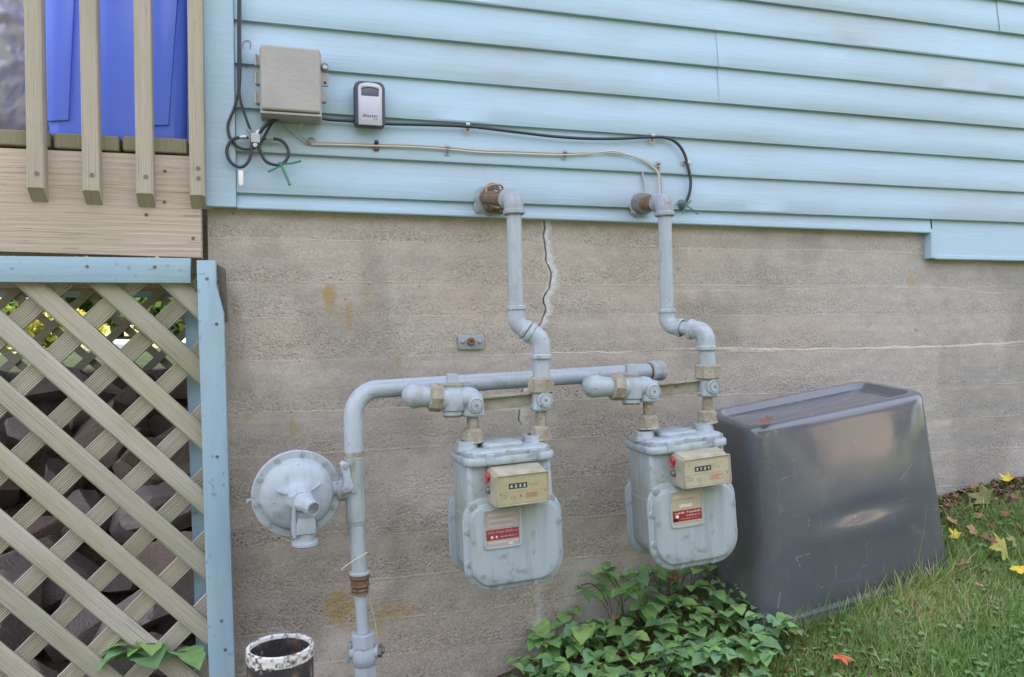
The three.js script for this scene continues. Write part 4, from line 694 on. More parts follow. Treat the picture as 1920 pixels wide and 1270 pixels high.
{ // capped-off standpipe
  const zc = 0.52, c = at(525, 1212, zc), g = thing('standpipe', 'open black standpipe with a flaking white painted rim beside the blue post', 'standpipe', null, V(c.x, 0, c.z));
  const Y = c.y, r = 0.0575, blk = texMat(makeTex(512, 256, (u, v) => { const a = fbm(u * 14, v * 6, 4, 1203, 14, 6), b = fbm(u * 50, v * 24, 3, 1213, 50, 24); let k = mix3(S(34, 36, 42), S(58, 54, 52), a); if (b > 0.66) k = mix3(k, S(150, 142, 134), (b - 0.66) * 3); if (a > 0.66) k = mix3(k, S(112, 84, 66), (a - 0.66) * 4); return [...k, b]; }), 0.4, 0.3, 0.002, 0.6);
  mesh('pipe', [latheG(V(0, -0.15, 0), V(0, 1, 0), [[r, 0], [r, Y + 0.15 - 0.018]], 56), latheG(V(0, Y - 0.2, 0), V(0, 1, 0), [[r - 0.0052, 0], [r - 0.0052, 0.192]], 56)], blk, g);
  const rim = latheG(V(0, Y - 0.03, 0), V(0, 1, 0), [[r + 0.0008, 0.004], [r + 0.001, 0.012], [r + 0.0012, 0.026], [r + 0.0006, 0.0305], [r - 0.0015, 0.032], [r - 0.0045, 0.032], [r - 0.0058, 0.029], [r - 0.0058, 0.024]], 120), q = rim.attributes.position;
  for (let i = 0; i < q.count; i++) { if (q.getY(i) < Y - 0.02) { const a = Math.atan2(q.getZ(i), q.getX(i)); q.setY(i, q.getY(i) + 0.010 + 0.03 * (fbm(a * 9 + 30, 3, 4, 1223) - 0.45)); } }
  rim.computeVertexNormals(); mesh('painted_rim', rim, texMat(makeTex(256, 128, (u, v) => { const b = fbm(u * 30, v * 12, 4, 1233, 30, 12); let k = S(206, 204, 200); if (b > 0.47) k = mix3(k, S(92, 80, 70), clamp((b - 0.47) * 5)); return [...k, b]; }), 0.2, 0.1, 0.002, 0.7), g).userData.label = 'flaking white painted rim';
  const dirt = new THREE.CircleGeometry(r - 0.009, 40, 0); dirt.rotateX(-Math.PI / 2); const ring = new THREE.RingGeometry(0.001, r - 0.0048, 40, 10); ring.rotateX(-Math.PI / 2); const rp = ring.attributes.position; for (let i = 0; i < rp.count; i++) rp.setY(i, 0.02 * (fbm(rp.getX(i) * 40 + 9, rp.getZ(i) * 40 + 9, 3, 1243) - 0.5)); ring.translate(0, Y - 0.055, 0); ring.computeVertexNormals();
  mesh('debris', ring, texMat(T.soil, 0.2, 0.2, 0.004, 1, { color: new THREE.Color().setRGB(...S(122, 92, 74)) }), g);
}
{ // galvanised strip bolted to the concrete
  const a = at(858, 628, -0.008), b = at(907, 655, -0.008), g = thing('wall_bracket', 'small galvanised bracket with a rusty centre bolt on the concrete', 'bracket');
  mesh('plate', extr(rrect(a.x, b.x, b.y, a.y, 0.003), 0.005, 0.0012).translate(0, 0, -0.008), M.zinc, g);
  const c = at(883, 641, -0.003); mesh('centre_bolt', [latheG(c, c.clone().add(OUT), [[0.011, 0], [0.011, 0.002], [0.008, 0.004], [0.0075, 0.008], [0.004, 0.008], [0.0035, 0.004], [0, 0.004]], 18)], M.darkRust, g);
  for (const px of [867, 900]) { const q = at(px, 641, -0.003); mesh('screw', latheG(q, q.clone().add(OUT), [[0.006, 0], [0.006, 0.0015], [0.0035, 0.004], [0, 0.004]], 12), M.zinc, g); }
}
// ------------------------------------------------------------------ boxes and cables on the siding
{
  const g = thing('utility_box', 'grey plastic cable enclosure with side hinges on the siding', 'utility box');
  const zf = 0.088, a = at(490, 203, zf), b = at(600, 93, zf), zb = 0.014, tilt = at(490, 93, zf).x - at(490, 203, zf).x;
  mesh('base', boxG(a.x - 0.003, b.x + 0.004, a.y - 0.012, b.y + 0.002, zb, 0.066, 0.005), M.box, g);
  mesh('cover', [boxG(a.x - 0.001, b.x, a.y - 0.002, b.y + 0.002, 0.0645, zf, 0.006)], M.box, g);
  mesh('cover_lip', boxG(a.x - 0.002, b.x + 0.002, a.y - 0.010, a.y - 0.004, 0.062, zf - 0.004, 0.002), M.box, g);
  for (const py of [113, 148, 184]) { const q = at(482, py, 0.06); mesh('hinge', [boxG(q.x - 0.003, a.x + 0.002, q.y - 0.012, q.y + 0.012, 0.04, 0.062, 0.002), cylG(V(q.x - 0.003, q.y - 0.013, 0.062), V(q.x - 0.003, q.y + 0.013, 0.062), 0.0032, 0.0032, 10)], M.box, g); }
  const l = at(608, 140, 0.07); mesh('hasp', [boxG(b.x - 0.001, l.x + 0.010, l.y - 0.024, l.y + 0.008, 0.052, 0.06, 0.002)], M.box, g);
  mesh('hasp_hole', cylG(V(l.x + 0.002, l.y - 0.016, 0.0595), V(l.x + 0.002, l.y - 0.016, 0.0605), 0.0035), M.black, g);
  const s = at(609, 126, 0.062); mesh('screw', latheG(s, s.clone().add(OUT), [[0.009, -0.004], [0.009, 0.004], [0.006, 0.007], [0.0055, 0.005], [0, 0.005]], 18), M.steel, g);
  const t = at(610, 190, 0.05); mesh('hinge', boxG(b.x, t.x + 0.002, t.y - 0.004, t.y + 0.022, 0.04, 0.058, 0.002), M.box, g);
  const q = at(563, 218, 0.03); mesh('mounting_foot', [extr(rrect(q.x - 0.012, q.x + 0.012, q.y - 0.012, a.y - 0.006, [0.01, 0.01, 0.002, 0.002]), 0.005, 0.001).translate(0, 0, 0.016)], M.box, g);
  mesh('foot_screw', latheG(V(q.x, q.y - 0.004, 0.021), V(q.x, q.y - 0.004, 1), [[0.005, 0], [0.005, 0.002], [0, 0.003]], 12), M.darkRust, g);
  mesh('mounting_foot', boxG(a.x - 0.018, a.x - 0.002, at(480, 137, 0.03).y - 0.006, at(480, 137, 0.03).y + 0.006, 0.016, 0.021, 0.001), M.box, g);
}
{ // key lock box
  const zb = 0.0165, zf = 0.052, c = at(694, 193, zf), w = 0.037, h = 0.0545, g = thing('key_lock_box', 'black and silver key lock box mounted on the siding', 'lock box', null, V(c.x, c.y, zb));
  mesh('case', extr(rrect(-w, w, -h, h, [0.008, 0.008, 0.016, 0.016]), zf - zb - 0.004, 0.006, 3), plain(S(62, 66, 74), 0.45), g);
  const sh = new THREE.Shape(); sh.moveTo(-0.0285, -h + 0.0015); sh.lineTo(0.0285, -h + 0.0015); sh.lineTo(0.029, 0.036); sh.quadraticCurveTo(0.026, 0.049, 0, 0.0495); sh.quadraticCurveTo(-0.026, 0.049, -0.029, 0.036); sh.closePath();
  const wn = new THREE.Path(); wn.moveTo(-0.0205, 0.017); wn.lineTo(0.0205, 0.017); wn.lineTo(0.0205, 0.034); wn.quadraticCurveTo(0, 0.043, -0.0205, 0.034); wn.closePath(); sh.holes.push(wn);
  const silver = new THREE.MeshPhysicalMaterial({ color: new THREE.Color().setRGB(...S(176, 176, 184)), roughness: 0.42, metalness: 0.35 });
  mesh('face_plate', extr(sh, 0.009, 0.002, 2).translate(0, 0, zf - zb - 0.009), silver, g);
  mesh('shutter', extr([[-0.021, 0.0165], [0.021, 0.0165], [0.021, 0.035], [0, 0.0395], [-0.021, 0.035]], 0.003, 0.0008).translate(0, 0, zf - zb - 0.0055), plain(S(84, 84, 94), 0.4), g);
  const lt = canvasTex(256, 96, (x, W, H) => { x.fillStyle = '#b0b0b8'; x.fillRect(0, 0, W, H); x.fillStyle = '#1d1d22'; x.font = 'italic bold 62px sans-serif'; x.save(); x.transform(1, 0, -0.12, 1, 8, 0); x.fillText('Master', 8, 58); x.font = 'italic bold 30px sans-serif'; x.fillText('Lock', 158, 86); x.restore(); });
  const p = mesh('lettering', new THREE.PlaneGeometry(0.045, 0.0165), new THREE.MeshPhysicalMaterial({ map: lt, roughness: 0.42, metalness: 0.35 }), g, true); p.position.set(0.001, -0.0335, zf - zb + 0.0004);
}
const zc = 0.026; // cables lie on the lap edges
const W = (list, z = zc) => list.map(([x, y, dz = 0]) => at(x, y, z + dz));
{
  const loop = solo('black_cable', wireG(W([[447, -30], [447, 60], [447, 130], [446, 175], [438, 205], [428, 231], [428, 248], [434, 263], [445, 275], [460, 280], [475, 278], [486, 271], [497, 253], [509, 232, 0.006], [520, 219, 0.012], [524, 208, 0.016]]), 0.0031, 160), M.cable, 'black coaxial cable dropping down the corner board and looping up to the grey enclosure', 'cable');
  solo('black_cable', wireG(W([[450, -30, 0.003], [450, 60, 0.004], [450, 140, 0.005], [449, 180, 0.005], [458, 213, 0.004], [465, 233, 0.004], [471, 249, 0.005]]), 0.003, 100), M.cable, 'black coaxial cable running from the corner board down to the silver splitter', 'cable');
  solo('black_cable', wireG(W([[466, 258, 0.006], [450, 258, 0.006], [437, 261, 0.007], [428, 272, 0.007], [425, 286, 0.007], [431, 302, 0.007], [443, 312, 0.007], [454, 313, 0.007], [464, 305, 0.008], [470, 290, 0.008], [472, 272, 0.008], [473, 262, 0.008]]), 0.0038, 120), M.cable, 'black coaxial cable loop with a white tag below the silver splitter', 'cable');
  solo('black_cable', wireG(W([[492, 260, 0.004], [509, 260, 0.004], [523, 262, 0.005], [535, 271, 0.005], [541, 287, 0.005], [536, 301, 0.005], [526, 309, 0.005], [514, 309, 0.005], [499, 303, 0.005], [490, 289, 0.006], [485, 275, 0.008], [483, 266, 0.008]]), 0.0038, 120), M.cable, 'black coaxial cable loop tied with green wire below the enclosure', 'cable');
  solo('black_cable', wireG(W([[486, 250, 0.01], [493, 240, 0.012], [505, 230, 0.014], [522, 222, 0.016], [530, 214, 0.02]]), 0.0044, 60), M.cable, 'short thick black cable between the silver splitter and the grey enclosure', 'cable');
  const sp = thing('cable_splitter', 'silver coaxial splitter where the black cables meet', 'splitter'), c = at(479, 260, zc + 0.008);
  mesh('splitter_body', boxG(c.x - 0.010, c.x + 0.010, c.y - 0.012, c.y + 0.012, c.z - 0.008, c.z + 0.008, 0.003), M.steel, sp);
  for (const [x, y, x2, y2] of [[467, 246, 474, 254], [486, 246, 480, 254], [478, 274, 479, 266], [452, 258, 462, 258], [509, 260, 499, 260]]) { const a = at(x, y, c.z + 0.001), b = at(x2, y2, c.z + 0.001); mesh('connector', [hexG(a, b, 0.0056), cylG(a, a.clone().lerp(b, -0.3), 0.0042, 0.0042, 12)], M.steel, sp); }
  const t0 = at(447, 320, zc + 0.01), t1 = at(456, 349, zc + 0.01);
  solo('cable_tag', extr([[t0.x, t0.y], [t0.x, t1.y + 0.004], [t0.x + 0.005, t1.y], [t1.x, t1.y + 0.004], [t1.x, t0.y]].reverse(), 0.002, 0.0004).translate(0, 0, t0.z), M.white, 'white plastic tag hanging from a black cable loop', 'tag');
  const ties = thing('green_wire_tie', 'green twist tie on the cable loop below the enclosure', 'wire tie', 'green wire ties');
  mesh('tie_wire', wireG(W([[503, 322, 0.02], [520, 314, 0.014], [532, 308, 0.012], [548, 306, 0.018], [564, 302, 0.026]]), 0.0024, 40, 6), M.green, ties);
  mesh('tie_tail', wireG(W([[524, 304, 0.014], [530, 316, 0.018], [537, 332, 0.024], [543, 347, 0.03]]), 0.0034, 30, 6), M.green, ties);
  const tie2 = thing('green_wire_tie', 'green twist tie where the black cable enters the wall', 'wire tie', 'green wire ties');
  mesh('tie_wire', wireG(W([[1266, 384, 0.02], [1280, 380, 0.014], [1290, 388, 0.016], [1300, 394, 0.022], [1309, 402, 0.028]]), 0.0018, 40, 6), M.green, tie2);
  mesh('tie_tail', wireG(W([[1296, 376, 0.02], [1286, 388, 0.016], [1280, 399, 0.02]]), 0.0018, 30, 6), M.green, tie2);
  // long black cable
  solo('black_cable', wireG(W([[590, 214, 0.01], [605, 222], [660, 227], [725, 232], [800, 234], [876, 237], [930, 243], [979, 249], [1040, 256], [1104, 260], [1165, 260], [1222, 257], [1252, 259], [1271, 270], [1283, 288], [1290, 312], [1295, 338], [1293, 362], [1284, 386, -0.006]], 0.0225), 0.0042, 220), M.cable, 'long black cable clipped along the siding from the enclosure to a wall bushing', 'cable');
  solo('cable_entry_boss', latheG(at(1276, 385, 0.01), at(1276, 385, 0.01).add(OUT), [[0.016, 0], [0.015, 0.006], [0.011, 0.012], [0.010, 0.022], [0.005, 0.024], [0, 0.02]], 18), plain(S(92, 98, 104), 0.7), 'grey bushing where the black cable enters the siding', 'bushing');
  const clip = (px, py, label, grp, mat, r, turn = 0) => { const p = at(px, py, 0.017), k = thing('cable_clip', label, 'cable clip', grp, p); k.rotation.z = turn;
    mesh('strap', [new THREE.TorusGeometry(r, 0.0012, 6, 14, Math.PI).rotateY(Math.PI / 2).rotateX(Math.PI / 2).scale(5, 1, 1).translate(0, 0.004, 0.004), boxG(-0.006, 0.006, -0.016, 0.0, 0.001, 0.0035, 0.0008)], mat, k);
    mesh('screw', latheG(V(0, -0.009, 0.0035), V(0, -0.009, 1), [[0.004, 0], [0.004, 0.0015], [0, 0.0025]], 12), M.darkRust, k); };
  clip(876, 238, 'metal clip holding the black cable midway along the siding', 'black cable clips', M.steel, 0.006); clip(1222, 258, 'metal clip holding the black cable where it starts to bend down', 'black cable clips', M.steel, 0.006); clip(1287, 306, 'metal clip holding the black cable on its vertical drop', 'black cable clips', M.steel, 0.006, -Math.PI / 2);
  // pale twin wires
  const tw = [[583, 267], [640, 268], [705, 270], [770, 272], [835, 276], [900, 282], [960, 284], [1058, 287], [1110, 286], [1150, 287], [1190, 294], [1217, 305], [1234, 322], [1240, 340], [1241, 366]];
  solo('pale_wire', wireG(W(tw, 0.0215), 0.0022, 200, 6), M.beigeWire, 'pale wire running along the siding down to the right gas pipe, upper strand', 'wire', 'pale twin wires');
  solo('pale_wire', wireG(W(tw.map(([x, y], i) => [x + (i > 12 ? -4 : 0), y + (i > 7 && i < 12 ? 3.5 * Math.sin(i * 1.9) : 3.6)]), 0.0215), 0.0022, 200, 6), plain(S(192, 184, 170), 0.5), 'pale wire running along the siding down to the right gas pipe, lower strand', 'wire', 'pale twin wires');
  solo('pale_wire', wireG(W([[573, 216, 0.016], [567, 228, 0.012], [562, 243, 0.006], [568, 257], [582, 266]], 0.02), 0.0017, 50, 6), M.beigeWire, 'short beige wire curving from the enclosure foot to the round anchor', 'wire');
  solo('pale_wire', wireG(W([[522, 222, 0.014], [535, 240, 0.008], [555, 257, 0.002], [575, 270], [583, 269]], 0.02), 0.0015, 50, 6), plain(S(130, 128, 124), 0.5), 'thin grey wire sagging from the enclosure to the round anchor', 'wire');
  solo('pale_wire', wireG(W([[462, 128], [457, 100], [456, 80], [466, 76], [470, 82], [464, 108], [461, 126]], 0.012), 0.0008, 50, 5), M.screw, 'thin bent wire loop on the siding left of the enclosure', 'wire');
  solo('wire_anchor', latheG(at(584, 265, 0.014), at(584, 265, 1), [[0.010, 0], [0.010, 0.006], [0.0075, 0.010], [0.006, 0.007], [0, 0.007]], 18), M.zinc, 'round grey anchor holding the pale wires under the enclosure', 'anchor');
  for (const [x, y, l, m] of [[705, 271, 'small black clip on the pale wires below the lock box', M.black], [838, 279, 'grey clip on the pale wires below the first cable clip', M.zinc], [1058, 288, 'grey clip on the pale wires between the two gas pipes', M.zinc], [1233, 309, 'grey clip on the pale wires just above the right gas pipe elbow', M.zinc]]) clip(x, y, l, 'pale wire clips', m, 0.0045);
}
// ------------------------------------------------------------------ upturned tub
{
  const o = V(1.442, 0.226, 0.168), tub = thing('plastic_tub', 'large dark grey plastic tub upside down against the foundation', 'tub', null, o);
  tub.rotation.set(0.071, 0, 0.138, 'YZX');
  const L = 0.602, Wd = 0.318, H = 0.5, t = 0.033, NS = 9, NL = 22;
  const ring = (y, inset, r, fn) => { // points per corner arc and along each side so that the walls can buckle
    const hx = L / 2 - inset, hz = Wd / 2 - inset, a = [], pt = (x, z) => { const p = V(x, y, z); if (fn) fn(p); a.push(p); };
    const cs = [[1, 1, 0], [-1, 1, 90], [-1, -1, 180], [1, -1, 270]];
    cs.forEach(([sx, sz, t0], ci) => { for (let k = 0; k <= NS; k++) { const th = (t0 + 90 * k / NS) * D2R; pt(sx * (hx - r) + r * Math.cos(th), sz * (hz - r) + r * Math.sin(th)); }
      const n = cs[(ci + 1) % 4], e0 = a[a.length - 1].clone(), th = n[2] * D2R, e1 = V(n[0] * (hx - r) + r * Math.cos(th), y, n[1] * (hz - r) + r * Math.sin(th)); for (let k = 1; k < NL; k++) pt(lerp(e0.x, e1.x, k / NL), lerp(e0.z, e1.z, k / NL)); });
    return a.reverse();
  };
  const dent = (p) => { // blow-moulded wall: swollen at mid height, a crease below the swelling
    const f = smooth(0.06, 0.13, p.z), u = p.x / L, v = p.y / H, edge = smooth(0.47, 0.18, Math.abs(u)), up2 = v > 0.56 ? 1 - Math.pow((v - 0.56) / 0.44, 1.15) : Math.sin(Math.PI / 2 * v / 0.56);
    p.z += f * edge * (0.021 * up2 - 0.006 * Math.exp(-Math.pow((u + 0.02) / 0.16, 2) - Math.pow((v - 0.50) / 0.045, 2)) + 0.005 * Math.exp(-Math.pow((u - 0.02) / 0.3, 2) - Math.pow((v - 0.40) / 0.06, 2)));
    p.z += 0.0025 * (fbm(p.x * 7 + 5, p.y * 7, 2, 1301) - 0.5);
  };
  const rings = [ring(0.0, 0.004, 0.06), ring(0.0, -0.006, 0.064), ring(0.018, -0.007, 0.064), ring(0.02, 0.002, 0.06), ring(0.024, 0.004, 0.06)];
  for (let k = 1; k <= 30; k++) { const y = lerp(0.024, H - 0.012, k / 30); rings.push(ring(y, 0.004 + (t - 0.004) * k / 30, lerp(0.06, 0.05, k / 30), dent)); }
  rings.push(ring(H - 0.005, t + 0.0025, 0.049), ring(H, t + 0.009, 0.046), ring(H + 0.001, t + 0.016, 0.042), ring(H + 0.0005, t + 0.026, 0.036), ring(H - 0.008, t + 0.031, 0.032), ring(H - 0.015, t + 0.037, 0.026));
  const sag = (p) => { p.y -= 0.004 * (1 - Math.pow(p.x / 0.2, 2)); }; rings.push(ring(H - 0.016, t + 0.07, 0.02, sag), ring(H - 0.0165, t + 0.11, 0.012, sag));
  mesh('tub_shell', loftG(rings, false, true), M.tub, tub);
  const lip = [ring(-0.002, -0.004, 0.063), ring(-0.002, -0.0105, 0.066), ring(0.005, -0.011, 0.066), ring(0.005, -0.0062, 0.064)];
  mesh('rim', loftG(lip, false, false), M.tub, tub);
}
// ------------------------------------------------------------------ leaves and plants
function maple(r, size) { // five-lobed leaf with a curl
  const out = [], lobes = [[90, 1], [38, 0.9], [142, 0.88], [-12, 0.62], [192, 0.6]].sort((a, b) => a[0] - b[0]);
  for (let k = 0; k < lobes.length; k++) { const [d, l] = lobes[k]; const push = (ang, rad) => out.push([rad * Math.cos(ang * D2R), rad * Math.sin(ang * D2R)]);
    push(d - 19, 0.56 * l); push(d - 15, 0.72 * l); push(d - 10, 0.70 * l); push(d - 6, 0.84 * l); push(d, l * (0.92 + 0.14 * r())); push(d + 6, 0.83 * l); push(d + 10, 0.70 * l); push(d + 15, 0.73 * l); push(d + 19, 0.56 * l); if (k + 1 < lobes.length) push((d + lobes[k + 1][0]) / 2, 0.42 + 0.06 * r()); }
  const sh = new THREE.Shape(out.map(([x, y]) => new THREE.Vector2(x * size, y * size))); sh.closePath();
  const n = out.length, pos = [0, 0.04 * size, 0], idx = [], ring = (f) => out.map(([x, y]) => [x * f * size, y * f * size + (1 - f) * 0.04 * size]);
  for (const f of [0.5, 1]) for (const [x, y] of ring(f)) pos.push(x, y, 0);
  for (let i = 0; i < n; i++) { const j = (i + 1) % n; idx.push(0, 1 + i, 1 + j, 1 + i, 1 + n + i, 1 + n + j, 1 + i, 1 + n + j, 1 + j); }
  const c1 = 2 + 6 * r(), c2 = r() * 6, amp = size * (0.12 + 0.2 * r()); for (let i = 0; i < pos.length; i += 3) { const x = pos[i] / size, y = pos[i + 1] / size; pos[i + 2] = amp * (Math.sin(x * 2.4 + c1) + 0.7 * Math.sin(y * 3 + c2) + 0.5 * Math.sin((x + y) * 6 + c1) * 0.5) + amp * 0.6 * (x * x + y * y); }
  const g = new THREE.BufferGeometry(); g.setAttribute('position', new THREE.Float32BufferAttribute(pos, 3)); g.setIndex(idx); g.computeVertexNormals(); g.rotateX(-Math.PI / 2); return g;
}
const leafMat = (rgb, seed) => texMat(makeTex(64, 64, (u, v) => { const a = fbm(u * 5, v * 5, 3, seed, 5, 5), b = fbm(u * 16, v * 16, 2, seed + 5, 16, 16); let c = mul3(rgb, 0.75 + 0.5 * a); if (b > 0.7) c = mix3(c, S(96, 66, 42), (b - 0.7) * 2.4); return [...c, b]; }), 0.08, 0.08, 0.0006, 0.75, { transmission: 0.15, thickness: 0 });
const LM = { yellow: leafMat(S(206, 186, 58), 1401), lime: leafMat(S(164, 160, 72), 1411), orange: leafMat(S(200, 104, 60), 1421), tan: leafMat(S(172, 134, 94), 1431), brown: leafMat(S(128, 88, 64), 1441), olive: leafMat(S(134, 134, 84), 1451), pale: leafMat(S(178, 130, 100), 1461) };
{
  const r = rng(77), stalk = plain(S(150, 120, 70), 0.8);
  const put = (px, py, col, size, label, grp, lift = 0.012) => {
    size *= 1.02; lift += 0.008; const p = onGround(px, py), g = thing('fallen_leaf', label, 'leaf', grp, V(p.x, gh(p.x, p.z) + lift, p.z)); g.rotation.set(0.25 + (r() - 0.3) * 0.5, r() * 6.28, 0.15 + (r() - 0.5) * 0.4);
    mesh('leaf_blade', maple(r, size), LM[col], g); mesh('leaf_stalk', wireG([V(0, 0.002, 0), V(0.004, 0.006, size * 0.5), V(-0.003, 0.004, size * 1.05)], 0.0008, 10, 5), stalk, g); };
  const A = 'yellow maple leaf fallen on the grass beyond the tub', B = 'brown maple leaf fallen in the litter beyond the tub';
  put(1893, 918, 'yellow', 0.034, A, 'yellow leaves beyond the tub', 0.03); put(1806, 934, 'brown', 0.032, B, 'brown leaves beyond the tub'); put(1790, 940, 'brown', 0.022, B, 'brown leaves beyond the tub'); put(1850, 952, 'olive', 0.05, 'large olive maple leaf lying against the foundation beyond the tub', null, 0.02);
  put(1786, 990, 'tan', 0.032, 'tan maple leaf beside the right edge of the tub', null, 0.02); put(1796, 1024, 'yellow', 0.028, A, 'yellow leaves beyond the tub', 0.022); put(1826, 1008, 'tan', 0.03, B, 'brown leaves beyond the tub'); put(1852, 1022, 'brown', 0.03, B, 'brown leaves beyond the tub'); put(1862, 996, 'brown', 0.03, B, 'brown leaves beyond the tub', 0.006);
  put(1884, 1056, 'lime', 0.05, 'large yellow-green maple leaf on the grass beyond the tub', null, 0.026); put(1912, 1092, 'yellow', 0.034, A, 'yellow leaves beyond the tub', 0.028); put(1806, 1080, 'tan', 0.026, 'small tan leaf at the right foot of the tub', null, 0.02); put(1838, 1116, 'pale', 0.02, 'small curled grey-brown leaf on the grass right of the tub foot', null, 0.016);
  put(1488, 1208, 'lime', 0.026, 'yellow leaf below the left foot of the tub', null, 0.026); put(1462, 1194, 'tan', 0.028, 'tan leaf litter beside the small stone', null, 0.014); put(1574, 1264, 'orange', 0.036, 'bright orange maple leaf lying on the lawn', null, 0.03);
  put(1270, 1140, 'pale', 0.044, 'large rust-coloured leaf resting on the ground-cover plants', null, 0.075); put(1170, 1100, 'orange', 0.016, 'small red-orange leaf among the plants near the wall', null, 0.11); put(1152, 1206, 'pale', 0.026, 'curled brown-orange leaf among the plants on the slope', null, 0.05); put(1232, 1120, 'yellow', 0.010, 'tiny yellow leaf under the plants by the second meter', null, 0.05); put(1345, 1168, 'brown', 0.022, 'brown leaf beneath the plants left of the tub', null, 0.02);
  for (const [x, y, c, sz] of [[1830, 925, 'tan', 0.02], [1872, 930, 'brown', 0.022], [1905, 945, 'brown', 0.024], [1780, 960, 'brown', 0.02], [1840, 982, 'tan', 0.024], [1880, 978, 'brown', 0.026], [1910, 1005, 'tan', 0.026], [1866, 1030, 'brown', 0.022], [1900, 1030, 'olive', 0.03]]) put(x, y, c, sz, 'small dry leaf in the litter strip between the tub and the foundation end', 'dry leaves in the litter strip', 0.012);
  // dead leaf on the tub
  const tp = at(1440, 789, 0.33), g = thing('fallen_leaf', 'dry brown leaf lying on top of the upturned tub', 'leaf', null, V(tp.x, tp.y + 0.004, 0.33)); g.rotation.set(0.1, 0.6, 0.17); mesh('leaf_blade', maple(r, 0.026).scale(1.6, 0.5, 1), LM.brown, g);
}
function ovate(len, wid, seed) { // toothed leaf folded along its midrib, tip at +z
  const r = rng(seed), n = 7, pos = [], idx = [];
  for (let k = 0; k <= n; k++) { const t = k / n, w = wid * Math.pow(Math.sin(Math.PI * Math.pow(t, 0.72) * 0.985 + 0.02), 0.8) * (k === n ? 0 : k % 2 ? 1.06 : 0.92), y = 0.1 * len * Math.sin(t * 3) - 0.14 * len * t * t; pos.push(-w, y + 0.28 * w * (0.8 + 0.4 * r()), t * len + (k % 2 ? 0.02 * len : 0), 0, y, t * len, w, y + 0.28 * w * (0.8 + 0.4 * r()), t * len + (k % 2 ? 0.02 * len : 0)); }
  for (let k = 0; k < n; k++) { const a = k * 3, b = a + 3; idx.push(a, a + 1, b + 1, a, b + 1, b, a + 1, a + 2, b + 2, a + 1, b + 2, b + 1); }
  const g = new THREE.BufferGeometry(); g.setAttribute('position', new THREE.Float32BufferAttribute(pos, 3)); g.setIndex(idx); g.computeVertexNormals(); boxUV(g); return g;
}
const LEAF = [0, 1, 2, 3].map((i) => ovate(1, 0.33 + 0.06 * (i % 3), 1500 + i));
const GREEN = [[116, 158, 86], [130, 174, 96], [104, 146, 88], [148, 186, 102], [120, 164, 112], [124, 168, 92], [136, 178, 100]].map((c, i) => texMat(makeTex(64, 128, (u, v) => { const a = fbm(u * 6, v * 10, 3, 1520 + i, 6, 10); return [...mul3(S(...c), 0.8 + 0.4 * a), a]; }), 1, 1, 0.0005, 0.72, { transmission: 0.35, thickness: 0 }));
